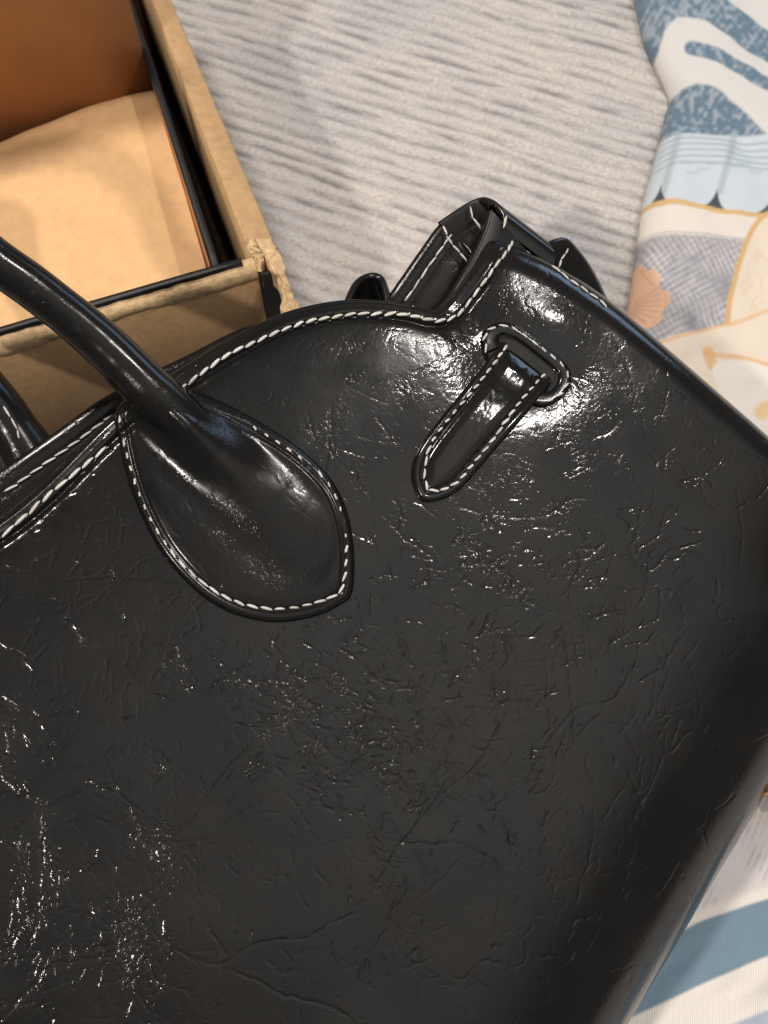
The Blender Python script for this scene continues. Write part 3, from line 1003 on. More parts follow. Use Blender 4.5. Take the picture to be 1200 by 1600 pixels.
def S(u, v, fast=False):
    """height of the front panel over the bag's plane"""
    x, y = chart(u, v)
    db = poly_dist(u, v, BOTL[::8])
    ds = np.minimum(poly_dist(u, v, SIDER[::6]), poly_dist(u, v, SIDEL[::6]))
    dt = poly_dist(u, v, TOPR_SEG)
    w = -roll_drop(db, 0.082, 0.046, 2.5) - roll_drop(ds, 0.016, 0.013)
    # slow waves of a soft hide
    w = w + 0.0012 * vnoise(x, y, 380, 201) + 0.00028 * vnoise(x, y, 150, 202) + 0.00008 * vnoise(x, y, 58, 203)
    # welt, seam groove, pillow below it
    d = dt * 1000
    inn = sstep(0, 12, ds * 1000)
    w = w + inn * (0.0004 * sstep(2, 5.5, d) * sstep(7, 5.5, d) - 0.0013 * np.exp(-((d - 7.0) / 1.3) ** 2) - 0.0010 * np.exp(-np.clip(d - 7, 0, 99) / 5.0) * (d > 7) - 0.0010 * (d <= 7))
    w = w - 0.0014 * np.exp(-(d / 1.1) ** 2)
    # puckers running down from the top seam
    w = w + 0.00009 * sstep(26, 9, d) * sstep(6.5, 8.5, d) * (vnoise(u * 1000 + v * 300, v * 260, 4.2, 205) + 0.6 * vnoise(u * 1000 - v * 200, v * 500, 1.9, 206)) * np.clip(0.5 + vnoise(x, y, 90, 209), 0, 1.4) * inn
    # hide pulled in round the slot; crumpled tension there
    r = np.hypot((x - SLOT_C[0]) / 1.25, (y - SLOT_C[1]))
    w = w - 0.0026 * np.exp(-((r - 20) / 50) ** 2)
    w = w + 0.000018 * np.exp(-((r - 80) / 45) ** 2) * (vnoise(x, y, 9, 207) + 0.8 * vnoise(x * 1.3 + y * 0.5, y, 4.2, 208))
    # slump between notch and shoulder
    w = w + 0.0020 * np.exp(-(((x - 860) / 60) ** 2 + ((y - 520) / 60) ** 2)) - 0.0018 * np.exp(-(((x - 735) / 45) ** 2 + ((y - 490) / 40) ** 2))
    if not fast:
        fade = sstep(5.0, 9.0, d)
        w = w + hmap(x, y) * (0.25 + 0.75 * fade)
    return w


def surf_at(px_pts, h=0.0, fast=True):
    """bag coordinates u,v,w on the front panel under photo points"""
    P = np.array(px_pts, float)
    w = np.zeros(len(P))
    for _ in range(4):
        u, v = uv_at(P[:, 0], P[:, 1], w + h)
        w = S(u, v, fast)
    u, v = uv_at(P[:, 0], P[:, 1], w + h)
    return u, v, w + h


SEAM_A = [(-20, 857), (4, 837), (80, 770), (168, 697)]
SEAM_B = [(276, 612), (350, 558), (395, 536), (437, 517), (480, 502), (520, 495), (557, 490), (597, 490), (637, 492), (677, 500), (699, 499),
          (717, 490), (733, 471), (749, 450), (763, 431), (776, 413), (789, 397), (803, 375)]


def needle_holes():
    """small dips in the hide where the thread goes in"""
    A = np.zeros_like(HMAP)
    for path, n_, pitch in ((SEAM_A, 160, 25 * K), (SEAM_B, 240, 21 * K)):
        L_ = smooth_line(path, n_)
        u, v, w = surf_at(L_, 0.0003)
        P3 = bl(u, v, w)
        s_ = np.r_[0, np.cumsum(np.linalg.norm(np.diff(P3, axis=0), axis=1))]
        q_ = np.linspace(0, s_[-1], max(1, int(round(s_[-1] / pitch))) + 1)
        uu, vv = np.interp(q_, s_, u), np.interp(q_, s_, v)
        cx_, cy_ = chart(uu, vv)
        splat(A, cx_, cy_, np.ones(len(q_)))
    return blur(A, 2.6) * 2 * math.pi * 2.6 ** 2


HMAP = HMAP - 0.0006 * needle_holes()


def build_front_panel():
    # column positions: dense where the photo looks, sparse outside
    s_dense = np.linspace(0.235, 1.0, 1120)
    s = np.r_[np.linspace(0, 0.23, 60), s_dense]
    q = np.r_[np.linspace(0, 0.05, 80, endpoint=False), np.linspace(0.05, 0.90, 740, endpoint=False), 0.90 + 0.10 * np.sin(np.linspace(0, math.pi / 2, 70))]
    def samp(Lp, t):
        k = np.linspace(0, 1, len(Lp))
        return np.stack([np.interp(t, k, Lp[:, 0]), np.interp(t, k, Lp[:, 1])], -1)
    T, B, Lc, Rc = samp(TOPL, s), samp(BOTL, s), samp(SIDEL, q), samp(SIDER, q)
    ss, qq = s[None, :, None], q[:, None, None]
    P = (1 - qq) * T[None] + qq * B[None] + (1 - ss) * Lc[:, None] + ss * Rc[:, None] \
        - ((1 - ss) * (1 - qq) * T[0] + ss * (1 - qq) * T[-1] + (1 - ss) * qq * B[0] + ss * qq * B[-1])
    u, v = P[..., 0], P[..., 1]
    w = S(u, v)
    G = bl(u, v, w)
    # wrap under: bottom rows roll on to the back
    last = np.stack([u[-1], v[-1], w[-1]], -1)
    rows = []
    dirn = np.stack([u[-1] - u[-40], v[-1] - v[-40]], -1)
    dirn /= np.linalg.norm(dirn, axis=1)[:, None]
    for a in np.linspace(0.15, 1, 7):
        ww = last[:, 2] + (-0.056 - last[:, 2]) * a
        off = 0.004 * math.sin(a * math.pi * 0.5) - 0.028 * max(0, a - 0.35) ** 2
        rows.append(bl(last[:, 0] + dirn[:, 0] * off, last[:, 1] + dirn[:, 1] * off, ww))
    # over the top: rounded edge and an inner facing
    tops = []
    tdir = np.stack([u[3] - u[0], v[3] - v[0]], -1)
    tdir /= np.linalg.norm(tdir, axis=1)[:, None] + 1e-12
    for (din, dw) in [(0.030, -0.0075), (0.014, -0.0050), (0.004, -0.0042), (0.0006, -0.0036), (-0.0007, -0.0026), (-0.0009, -0.0014), (-0.0005, -0.0004)]:
        tops.append(bl(u[0] + tdir[:, 0] * din, v[0] + tdir[:, 1] * din, w[0] + dw))
    G = np.concatenate([np.stack(tops), G, np.stack(rows)], 0)
    o = grid_obj('front_panel', G, M['leather'], bag, flip=False)
    x, y = chart(u, v)
    wr = np.concatenate([np.zeros((len(tops), u.shape[1])), hmap(x, y, WEAR), np.zeros((len(rows), u.shape[1]))], 0)
    a = o.data.attributes.new('wear', 'FLOAT', 'POINT')
    a.data.foreach_set('value', np.ascontiguousarray(wr.ravel(), np.float32))
    return o


front = build_front_panel()

# ---- stitches: one shared capsule, placed one by one
def stitch_mesh():
    t = np.array([-0.5, -0.40, -0.14, 0.14, 0.40, 0.5])
    r = np.array([0.10, 0.28, 0.38, 0.36, 0.30, 0.10])
    an = np.linspace(0, 2 * math.pi, 6, endpoint=False)
    G = np.zeros((6, len(t), 3))
    G[..., 0] = t[None]
    G[..., 1] = r[None] * np.cos(an)[:, None]
    G[..., 2] = 0.75 * r[None] * np.sin(an)[:, None] + (0.10 - 1.5 * t ** 2)[None]
    me = raw_mesh('stitch', G.reshape(-1, 3), grid_quads(6, len(t), True))
    me.materials.append(M['thread'])
    me.polygons.foreach_set('use_smooth', np.ones(len(me.polygons), bool))
    return me


STITCH = stitch_mesh()


def put_stitch(parent, p, t, nrm, length, width):
    t = t / np.linalg.norm(t)
    b = np.cross(nrm, t)
    b /= np.linalg.norm(b)
    n = np.cross(t, b)
    o = bpy.data.objects.new('stitch', STITCH)
    COL.objects.link(o)
    o.parent = parent
    Rm = np.stack([t * length, b * width, n * width], 1)
    o.matrix_local = Matrix(((*Rm[0], p[0]), (*Rm[1], p[1]), (*Rm[2], p[2]), (0, 0, 0, 1)))
    return o


def sew(parent, P3, pitch, length=0.98, width=0.0018, normal=(0, 0, 1), skew=0.0, skip=None):
    """stitches along a 3D polyline in bag-local coordinates"""
    P3 = np.asarray(P3)
    s = np.r_[0, np.cumsum(np.linalg.norm(np.diff(P3, axis=0), axis=1))]
    n = max(1, int(round(s[-1] / pitch)))
    st = s[-1] / n
    for i in range(n):
        c0 = (i + 0.5) * st
        g = lambda q: np.array([np.interp(q, s, P3[:, k]) for k in range(3)])
        p = g(c0)
        t = g(c0 + st * 0.45) - g(c0 - st * 0.45)
        nr = np.array(normal, float)
        j = skew + rng.normal(0, 0.08)
        t2 = t + np.cross(nr, t) * j
        ln = st * length * rng.uniform(0.92, 1.05)
        put_stitch(parent, p + np.array([0, 0, 1]) * rng.normal(0, 0.00006), t2, nr, ln, 0.96 * width * rng.uniform(0.9, 1.12))


def on_panel(px, h=0.0004, n=160):
    u, v, w = surf_at(smooth_line(px, n), h)
    return bl(u, v, w)


sew(front, on_panel(SEAM_A, 0.0003), 25 * K, skew=0.10)
sew(front, on_panel(SEAM_B, 0.0003, 240), 21 * K, skew=0.16)
sew(front, on_panel([(862, 414), (893, 438), (931, 464), (950, 480)], 0.0006, 40), 19 * K, width=0.0013)

# ---- back panel, seen from inside over the front edge
BACK_TOP = [(-260, 905), (-120, 822), (0, 737), (90, 674), (172, 617), (300, 553), (372, 517), (440, 497), (520, 482), (575, 474), (606, 464), (628, 436), (660, 390), (690, 350), (722, 330), (752, 314)]


def build_back_panel():
    n = 220
    L_ = smooth_line(BACK_TOP, n)
    wt = np.interp(np.linspace(0, 1, n), [0, 0.5, 0.75, 1], [-0.024, -0.024, -0.026, -0.018])
    u, v = uv_at(L_[:, 0], L_[:, 1], wt)
    tx = np.gradient(u)
    tv = np.gradient(v)
    ln = np.hypot(tx, tv)
    nx, ny = tv / ln, -tx / ln                # into the panel (downwards)
    rows = []
    for dn, dw in [(0.030, -0.0058), (0.012, -0.0046), (0.003, -0.0040), (0.0004, -0.0032), (-0.0008, -0.0020), (-0.0006, -0.0006), (0.0006, 0.0003), (0.003, 0.0006), (0.0060, 0.0), (0.0075, -0.0008), (0.009, -0.0004), (0.014, -0.0006), (0.030, -0.003)]:
        rows.append(bl(u + nx * dn, v + ny * dn, wt + dw))
    uL = np.linspace(u[0], u[-1], n)
    for f in (0.4, 0.7, 1.0):
        vb = -0.21
        rows.append(bl(u + nx * 0.030 * (1 - f), (v + ny * 0.030) * (1 - f) + vb * f + 0.03 * f * np.abs(np.linspace(-0.6, 1, n)) ** 2, (wt - 0.003) * (1 - f) - 0.056 * f))
    o = grid_obj('back_panel', np.stack(rows), M['handle_leather'], bag)
    return o, (u, v, wt, nx, ny)


back, (bu, bv, bw, bnx, bny) = build_back_panel()
inner = bl(bu + bnx * 0.0075, bv + bny * 0.0075, bw + 0.0002)
pxs = smooth_line(BACK_TOP, 220)
sel = (pxs[:, 0] > -15) & (pxs[:, 0] < 330)
sew(back, inner[sel], 23 * K, width=0.0013, skew=-0.10)
sel = (pxs[:, 0] > 612) & (pxs[:, 0] < 692)
inner2 = bl(bu + bnx * 0.0062, bv + bny * 0.0062, bw + 0.0002)
sew(back, inner2[sel], 24 * K, width=0.0012)


def ribbon(name, px_w, width_vec, mat, thick=0.0032, nw=10, parent=bag, n=60, bow=None):
    """thick strip: its top edge follows px_w (photo x, y, height w), extruded along width_vec (bag u, v, w)"""
    L_ = smooth_line(px_w, n)
    u, v = uv_at(L_[:, 0], L_[:, 1], L_[:, 2])
    E = np.stack([u, v, L_[:, 2]], 1)
    T = np.gradient(E, axis=0)
    T /= np.linalg.norm(T, axis=1)[:, None]
    wv = np.asarray(width_vec, float)
    Nn = np.cross(T, wv / np.linalg.norm(wv))
    Nn /= np.linalg.norm(Nn, axis=1)[:, None]
    prof = []
    for k in np.linspace(1, 0, nw):
        prof.append((k, thick / 2))
    for a in np.linspace(0, math.pi, 7)[1:-1]:
        prof.append((-math.sin(a) * thick * 0.5 / np.linalg.norm(wv), thick / 2 * math.cos(a)))
    for k in np.linspace(0, 1, nw):
        prof.append((k, -thick / 2))
    bw_ = np.zeros(3) if bow is None else np.asarray(bow, float)
    G = np.stack([E + wv * k + bw_ * math.sin(math.pi * min(max(k, 0), 1)) + Nn * t for k, t in prof]) - BASE
    return grid_obj(name, G, mat, parent), E, Nn


# gusset: pleated side wall between the shoulders.  Side direction in bag coordinates:
sd = side_r[3] - side_r[0]
sd = sd / np.linalg.norm(sd)
gv = np.array([sd[0], sd[1], 0.0])
# inside face of the folded gusset seen between back and front shoulder
g1, E1, N1 = ribbon('gusset_fold', [(688, 352, -0.020), (708, 338, -0.019), (733, 322, -0.018), (752, 314, -0.016), (764, 316, -0.013), (770, 326, -0.011)], np.array([sd[0] * 0.02, -0.06, -0.02]), M['edge'])
# inner flange alongside the front shoulder
g2, E2, N2 = ribbon('gusset_flange', [(672, 500, -0.012), (700, 474, -0.010), (722, 440, -0.009), (744, 400, -0.009), (760, 362, -0.009), (768, 334, -0.009)], np.array([0.012, -0.05, -0.010]), M['edge'], 0.0040)
# glossy pleat behind the shoulder edge
g3, E3, N3 = ribbon('gusset_pleat', [(752, 314, -0.0155), (768, 317, -0.0125), (782, 331, -0.0105), (788, 345, -0.0100), (785, 360, -0.0105)], gv * 0.026 + np.array([0.0, 0.0, -0.004]), M['smooth_leather'], 0.0030, 24)
# second pleat: an open fold further down the side
fa = np.array([float(q) for q in uv_at(888.0, 380.0, -0.020)])
fb = np.array([float(q) for q in uv_at(946.0, 466.0, -0.024)])
g4, E4, N4 = ribbon('side_fold', [(840, 420, -0.013), (838, 404, -0.014), (850, 388, -0.016), (868, 379, -0.018), (882, 377, -0.020), (890, 386, -0.023), (884, 404, -0.026), (868, 412, -0.026)], np.array([*(fb - fa), -0.006]), M['smooth_leather'], 0.0034, 16, bow=(0.0016, 0.0010, 0.0))
# curled end of the belt behind the hump
g5, E5, N5 = ribbon('belt_loop', [(540, 480, -0.022), (556, 446, -0.024), (574, 433, -0.026), (592, 434, -0.026), (601, 450, -0.024), (606, 478, -0.022)], np.array([0.004, -0.012, -0.03]), M['smooth_leather'], 0.0032)
# stitches of the pleats
def offset_line(E, N, gvec, k, h):
    return E + np.asarray(gvec) * k + N * h - BASE
sew(g1, bl(*[np.array(a) for a in zip(*[(*[float(q) for q in uv_at(x, y, w)], w) for x, y, w in [(692, 352, -0.0168), (703, 376, -0.0168), (716, 392, -0.0172), (730, 408, -0.018)]])]), 20 * K, width=0.0013)
sew(g1, bl(*[np.array(a) for a in zip(*[(*[float(q) for q in uv_at(x, y, w)], w) for x, y, w in [(735, 322, -0.0142), (738, 340, -0.0142), (752, 356, -0.0146)]])]), 20 * K, width=0.0012)
sew(g3, bl(*[np.array(a) for a in zip(*[(*[float(q) for q in uv_at(x, y, w)], w) for x, y, w in [(793, 336, -0.0070), (786, 356, -0.0070)]])]), 20 * K, width=0.0012)
sew(g4, bl(*[np.array(a) for a in zip(*[(*[float(q) for q in uv_at(x, y, w)], w) for x, y, w in [(889, 388, -0.0155), (878, 404, -0.0120), (874, 416, -0.0100)]])]), 20 * K, width=0.0011)

# right and left gusset walls (under the panel edge)
def side_wall(L_):
    rows = []
    w0 = S(L_[:, 0], L_[:, 1], True)
    for a in np.linspace(0, 1, 8):
        c = L_ + (np.array([UC, -0.05]) - L_) * 0.10 * math.sin(a * math.pi) * 0.5
        rows.append(bl(c[:, 0], c[:, 1], w0 * (1 - a) + a * (-0.050)))
    return grid_obj('gusset', np.stack(rows), M['smooth_leather'], bag)


side_wall(SIDER)
side_wall(SIDEL)


# ---- handle with leaf-shaped base
AX = smooth_line([(455, 822), (400, 768), (330, 700), (262, 634), (226, 602)], 60)   # ridge line in the leaf


def seg_project(x, y, L_):
    """nearest distance to polyline and fraction along it"""
    best = np.full(np.shape(x), 1e18)
    fr = np.zeros(np.shape(x))
    n = len(L_) - 1
    for k in range(n):
        a, b = L_[k], L_[k + 1]
        d = b - a
        t = np.clip(((x - a[0]) * d[0] + (y - a[1]) * d[1]) / (d @ d), 0, 1)
        q = (x - a[0] - t * d[0]) ** 2 + (y - a[1] - t * d[1]) ** 2
        m_ = q < best
        best = np.where(m_, q, best)
        fr = np.where(m_, (k + t) / n, fr)
    return np.sqrt(best), fr


def inset_grid(poly, rings, focus):
    """nested rings between a closed outline and a centre line point set -> (len(rings), n, 2), linear towards focus(t)"""
    return np.stack([poly + (focus - poly) * r for r in rings])


def patch_mesh(name, outline, focus, height, mat, parent, thick, n_in=60):
    """raised flat piece sewn on the panel: outline (n,2) px closed; focus (n,2) px targets the rings shrink to"""
    rings = np.r_[0.0, 0.004, 0.012, 0.024, np.linspace(0.04, 1.0, n_in)]
    R = inset_grid(outline, rings, focus)
    x, y = R[..., 0], R[..., 1]
    u0, v0, w0 = surf_at(R.reshape(-1, 2), 0.0)
    w0 = w0.reshape(x.shape)
    d = poly_dist(x, y, np.vstack([outline, outline[:1]])) * K
    h = height(x, y, d)
    w = w0 + h
    u, v = uv_at(x, y, w)
    G = bl(u, v, w)
    # wall down to the panel
    uu, vv = uv_at(x[0], y[0], w0[0] + thick * 0.45)
    mid = bl(uu, vv, w0[0] + thick * 0.35)
    ub, vb = u[0], v[0]
    low = bl(ub, vb, w0[0] - 0.0012)
    cx, cy = focus.mean(0)
    G = np.concatenate([low[None], mid[None], G], 0)
    n, m_ = G.shape[:2]
    return link(name, raw_mesh(name, G.transpose(1, 0, 2).reshape(-1, 3), grid_quads(m_, n, True)), mat, parent), d


def round_edge(d, t, r):
    """profile of a rounded border: 0 at the rim to t inside"""
    q = np.clip(d / r, 0, 1)
    return t * np.sqrt(np.clip(1 - (1 - q) ** 2, 0, 1))


handle = None


def core_axis(f):
    return np.interp(f, [0, 0.25, 0.5, 0.7, 0.85, 1.0], [-0.0100, -0.0080, -0.0030, 0.0030, 0.0075, 0.0104])


def core_radius(f):
    return np.interp(f, [0, 0.25, 0.6, 1.0], [0.0060, 0.0083, 0.0090, 0.0090])


def build_handle():
    global handle
    root = bag
    # centre line of the grip: leaf axis, neck, then a tall arch out of the frame and down the other side
    f = np.linspace(0.10, 1.0, 12)
    k = np.linspace(0, 1, len(AX))
    ax = np.stack([np.interp(f, k, AX[:, 0]), np.interp(f, k, AX[:, 1])], 1)
    u_, v_, w_ = surf_at(ax, 0.0)
    wa = w_ + core_axis(f)
    u_, v_ = uv_at(ax[:, 0], ax[:, 1], wa)
    A = np.stack([u_, v_, wa], 1)
    P = [(150, 528, 0.0135), (60, 455, 0.020), (-40, 380, 0.026)]
    A = np.vstack([A, [[*[float(q) for q in uv_at(x, y, w)], w] for x, y, w in P]])
    B = A.copy()
    B[:, 0] = 2 * UC - B[:, 0]
    hs = A[-1, 0] - UC
    v1 = A[-1, 1]
    right = np.array([[UC + hs * 0.97, v1 + 0.026, 0.029], [UC + hs * 0.78, v1 + 0.052, 0.031], [UC + hs * 0.42, v1 + 0.068, 0.032]])
    left = right[::-1].copy()
    left[:, 0] = 2 * UC - left[:, 0]
    midp = np.vstack([right, [[UC, v1 + 0.073, 0.032]], left])
    C = smooth_line(np.vstack([A, midp, B[::-1]]), 260)
    arc = np.r_[0, np.cumsum(np.linalg.norm(np.diff(C, axis=0), axis=1))]
    la = np.linalg.norm(np.diff(A[:12], axis=0), axis=1).sum()
    e = np.minimum(arc, arc[-1] - arc) / la
    rad = np.where(e < 1, core_radius(np.clip(0.10 + 0.9 * e, 0, 1)), np.interp(e, [1, 1.6, 3, 6], [0.0090, 0.0079, 0.0078, 0.0082]))
    rad = np.minimum(rad, 0.003 + e * 0.03)
    G = tube_pts(C - BASE, rad, 56, 1.0, up=(0.0, 0.0, 1.0))
    ii, jj = np.meshgrid(np.arange(G.shape[0]), np.arange(G.shape[1]), indexing='ij')
    cen_ = G.mean(0, keepdims=True)
    dr = 0.010 * vnoise(ii * 0.6, jj * 1.0, 3.5, 501) + 0.016 * vnoise(ii * 0.35, jj * 2.0, 2.0, 502) * np.exp(-((e[np.clip(jj - 1, 0, 259)] - 1.15) / 0.5) ** 2)
    dr *= np.sin(math.pi * ii / G.shape[0])            # no step where the ring closes
    G = G + (G - cen_) * dr[..., None]
    # faint facets and creases of the rolled leather
    o = grid_obj('handle', G, M['handle_leather'], root, wrap=True)
    handle = o
    return o


build_handle()


def build_leaf(mirror=False):
    outl = smooth_line(LEAF_PX + [(236, 600)], 300, True)
    # focus: nearest points on the ridge line
    _, fr = seg_project(outl[:, 0], outl[:, 1], AX)
    k = np.linspace(0, 1, len(AX))
    foc = np.stack([np.interp(fr, k, AX[:, 0]), np.interp(fr, k, AX[:, 1])], 1)
    ker = np.ones(25) / 25
    foc = np.stack([np.convolve(np.r_[foc[-12:, c], foc[:, c], foc[:12, c]], ker, 'valid') for c in (0, 1)], 1)

    def height(x, y, d):
        h = round_edge(d, 0.0030, 0.0022)
        dist, f = seg_project(x, y, AX)
        dist = dist * K
        # seam groove
        near = sstep(0.10, 0.0, f) * 0
        h = h - 0.0007 * np.exp(-((d - 0.0044) / 0.0009) ** 2) + 0.0006 * sstep(0.005, 0.010, d)
        # rolled core rising to the neck, fading out as a soft ridge
        top_ = np.interp(f, [0, 0.12, 0.3, 0.5, 0.7, 0.85, 1.0], [0.0, 0.0008, 0.0026, 0.0060, 0.0104, 0.0120, 0.0112])
        sg = np.interp(f, [0, 0.5, 1.0], [0.0100, 0.0095, 0.0082])
        h = h + top_ * np.exp(-(dist / sg) ** 2) * sstep(0.0, 0.004, d)
        # the blade dishes slightly on either side of the ridge
        h = h - 0.0010 * np.exp(-((dist - 0.017) / 0.007) ** 2) * sstep(0.004, 0.010, d)
        h = h + 0.00005 * vnoise(x, y, 26, 301) * sstep(0.004, 0.010, d)
        h = h + 0.30 * hmap(x * 0.9 + 330, y * 0.9 + 330) * sstep(0.004, 0.008, d)
        return h
    o, d = patch_mesh('handle_base', outl, foc, height, M['handle_leather'], bag, 0.0030, 110)
    # stitches 14 px inside the outline
    ST = [(186, 645), (196, 700), (214, 762), (240, 820), (276, 872), (322, 914), (364, 938), (405, 949), (450, 950), (498, 940), (525, 929), (536, 915), (541, 880), (540, 835), (528, 785),
          (503, 744), (455, 705), (400, 670), (345, 640), (290, 626)]
    Ls = smooth_line(ST, 300)
    u, v, w = surf_at(Ls, 0.0026)
    sew(o, bl(u, v, w), 20.5 * K, width=0.00150, skew=-0.14)
    return o


leaf = build_leaf()


def mirror_copy(o, name=None):
    """the same part on the other half of the bag"""
    me = o.data.copy()
    V = np.zeros(len(me.vertices) * 3, np.float32)
    me.vertices.foreach_get('co', V)
    V = V.reshape(-1, 3)
    V[:, 0] = 2 * (UC - BASE[0]) - V[:, 0]
    me.vertices.foreach_set('co', V.ravel())
    me.flip_normals()
    c = bpy.data.objects.new(name or o.name.split('.')[0], me)
    COL.objects.link(c)
    c.parent = bag
    return c


mirror_copy(leaf)

# rear handle: its base shows behind the back panel at the left
def build_rear_handle():
    P = [(75, 775, -0.041), (52, 728, -0.040), (26, 682, -0.037), (2, 642, -0.034), (-30, 600, -0.031), (-90, 520, -0.027), (-190, 430, -0.02)]
    A = np.array([[*[float(q) for q in uv_at(x, y, w)], w] for x, y, w in P])
    B = A.copy()
    B[:, 0] = 2 * UC - B[:, 0]
    topv = A[-1, 1] + 0.03
    C = smooth_line(np.vstack([A, [[UC + 0.040, topv - 0.008, -0.019], [UC + 0.018, topv + 0.006, -0.018], [UC - 0.018, topv + 0.006, -0.018], [UC - 0.040, topv - 0.008, -0.019]], B[::-1]]), 200)
    e = np.minimum(np.linspace(0, 1, 200), 1 - np.linspace(0, 1, 200))
    rad = np.interp(e, [0, 0.04, 0.09, 0.14, 0.5], [0.0150, 0.0125, 0.0098, 0.0090, 0.0090])
    o = grid_obj('rear_handle', tube_pts(C - BASE, rad, 28), M['handle_leather'], bag, wrap=True)
    sew(o, bl(*[np.array(a) for a in zip(*[(*[float(q) for q in uv_at(x, y, w)], w) for x, y, w in [(4, 634, -0.0245), (17, 652, -0.0250), (27, 672, -0.0262), (31, 692, -0.0280)]])]), 22 * K, width=0.0012)


build_rear_handle()


# ---- slot keeper (raised ring) and strap
def build_slot():
    ring_in = [(784, 541), (779, 530), (788, 522), (800, 526), (835, 552), (866, 578), (872, 590), (866, 604), (850, 612), (820, 596), (795, 570)]
    ring_out = [(757, 553), (752, 524), (770, 506), (800, 506), (845, 536), (884, 568), (893, 592), (882, 618), (850, 636), (805, 618), (772, 585)]
    a = smooth_line(ring_out, 140, True)
    b = smooth_line(ring_in, 140, True)
    rows = []
    for t in np.linspace(0, 1, 14):
        p = a * (1 - t) + b * t
        h = 0.0028 * math.sqrt(max(0, 1 - (2 * t - 1) ** 4)) - 0.0004
        u, v, w = surf_at(p, h)
        rows.append(bl(u, v, w))
    u, v, w = surf_at(b, -0.004)
    rows.append(bl(u, v, w))
    u, v, w = surf_at(a, -0.002)
    rows.insert(0, bl(u, v, w))
    G = np.stack(rows)
    o = link('slot_keeper', raw_mesh('slot_keeper', G.transpose(1, 0, 2).reshape(-1, 3), grid_quads(140, len(rows), True)), M['smooth_leather'], bag)
    # dark sheet capping the ring, standing in for the shade of the opening
    rows = []
    for t in np.linspace(0, 1, 5):
        p = b * (1 - t) + b.mean(0) * t
        u, v, w = surf_at(p, 0.0004)
        rows.append(bl(u, v, w))
    G = np.stack(rows)
    link('slot_shade', raw_mesh('slot_shade', G.transpose(1, 0, 2).reshape(-1, 3), grid_quads(140, 5, True)), M['lining'], o)
    st = [(761, 552), (758, 527), (772, 512), (800, 512), (845, 543), (880, 572), (887, 593), (876, 615), (852, 629)]
    u, v, w = surf_at(smooth_line(st, 120), 0.0021)
    sew(o, bl(u, v, w), 19.5 * K, width=0.0014, skew=-0.18)
    return o


slot = build_slot()


def strap_outline(n=260):
    return smooth_line(STRAP_PX + [(842, 556)], n, True)


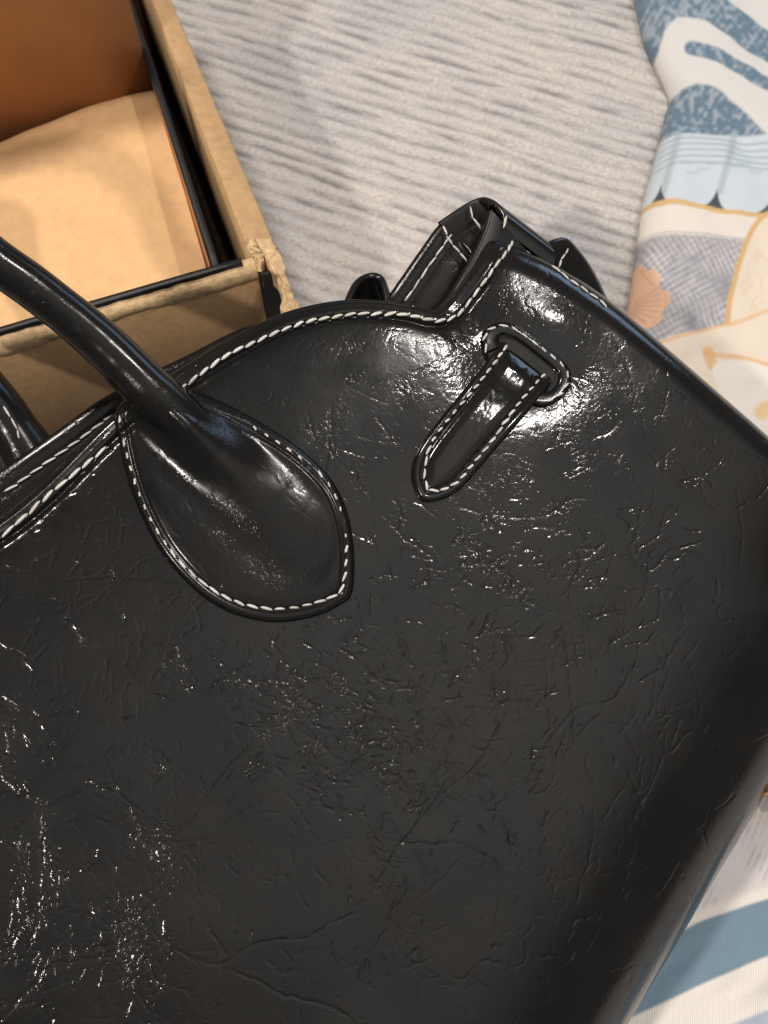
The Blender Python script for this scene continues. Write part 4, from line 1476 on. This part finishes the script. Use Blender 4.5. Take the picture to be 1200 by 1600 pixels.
def build_strap():
    outl = strap_outline()
    AXS = smooth_line([(826, 560), (770, 632), (700, 716), (678, 748)], 40)
    _, fr = seg_project(outl[:, 0], outl[:, 1], AXS)
    k = np.linspace(0, 1, len(AXS))
    foc = np.stack([np.interp(fr, k, AXS[:, 0]), np.interp(fr, k, AXS[:, 1])], 1)
    ker = np.ones(15) / 15
    foc = np.stack([np.convolve(np.r_[foc[-7:, c], foc[:, c], foc[:7, c]], ker, 'valid') for c in (0, 1)], 1)

    def height(x, y, d):
        _, f = seg_project(x, y, AXS)
        h = round_edge(d, 0.0028, 0.0018)
        h = h - 0.0009 * np.exp(-((d - 0.0040) / 0.0009) ** 2) + 0.0007 * sstep(0.0045, 0.009, d)
        h = h + np.interp(f, [0, 0.12, 0.3, 0.5, 0.75, 1], [-0.0030, 0.0006, 0.0018, 0.0016, 0.0006, 0.0]) * 0.9
        h = h + 0.00004 * (vnoise(x, y, 10, 401) + 0.9 * vnoise(x, y, 4.2, 402)) * sstep(0.0045, 0.008, d) * np.interp(f, [0, 0.5, 1], [1.3, 1.0, 0.4])
        h = h + 0.55 * hmap(x + 60, y - 40) * sstep(0.0045, 0.007, d)
        return h
    o, d = patch_mesh('strap', outl, foc, height, M['leather'], bag, 0.0028, 60)
    def hb(f):
        return np.interp(f, [0, 0.12, 0.3, 0.5, 0.75, 1], [-0.0030, 0.0006, 0.0018, 0.0016, 0.0006, 0.0]) * 0.9
    ST = [(794, 537), (770, 570), (735, 614), (700, 655), (676, 688), (667, 715), (664, 742), (669, 766)]
    S2 = [(669, 766), (692, 765), (716, 752), (742, 722), (772, 685), (803, 640), (832, 604), (854, 582)]
    for path, sk in ((ST, -0.14), (S2, -0.14)):
        Ls = smooth_line(path, 120)
        _, f = seg_project(Ls[:, 0], Ls[:, 1], AXS)
        u, v, w = surf_at(Ls, 0.0)
        u, v = uv_at(Ls[:, 0], Ls[:, 1], w + 0.0024 + hb(f))
        sew(o, bl(u, v, w + 0.0024 + hb(f)), 18.5 * K, width=0.00155, skew=sk)
    return o


strap = build_strap()
mirror_copy(slot)
mirror_copy(strap)


# ------------------------------------------------------------------ brass clasp on the cloth at the right edge
def build_clasp():
    c = atz(1222.0, 1236.0, ZC + 0.008)
    e = bpy.data.objects.new('brass_clasp', None)
    COL.objects.link(e)
    d = atz(1262.0, 1262.0, ZC + 0.008) - c
    ang = math.atan2(d[1], d[0])
    e.location = (c[0], c[1], ZC + 0.0015)
    e.rotation_euler = (0, 0, ang)
    e.empty_display_size = 0.01
    def lathe(name, prof, zc):
        an = np.linspace(0, 2 * math.pi, 28, endpoint=False)
        pr = np.array(prof)
        G = np.stack([np.stack([pr[:, 0], pr[:, 1] * math.cos(a), zc + pr[:, 1] * math.sin(a)], 1) for a in an])
        return grid_obj(name, G, M['brass'], e, wrap=True)
    lathe('barrel', [(-0.0075, 0), (-0.0075, 0.0052), (-0.0068, 0.0060), (0.018, 0.0060), (0.0188, 0.0052), (0.0188, 0)], 0.0062)
    for x in (-0.0062, 0.000, 0.013):
        lathe('collar', [(x - 0.0012, 0.0058), (x - 0.0012, 0.0066), (x - 0.0006, 0.0072), (x + 0.0006, 0.0072), (x + 0.0012, 0.0066), (x + 0.0012, 0.0058)], 0.0062)
    tag(e, 'small brass coloured barrel clasp lying on the cloth at the right edge', 'clasp')


build_clasp()
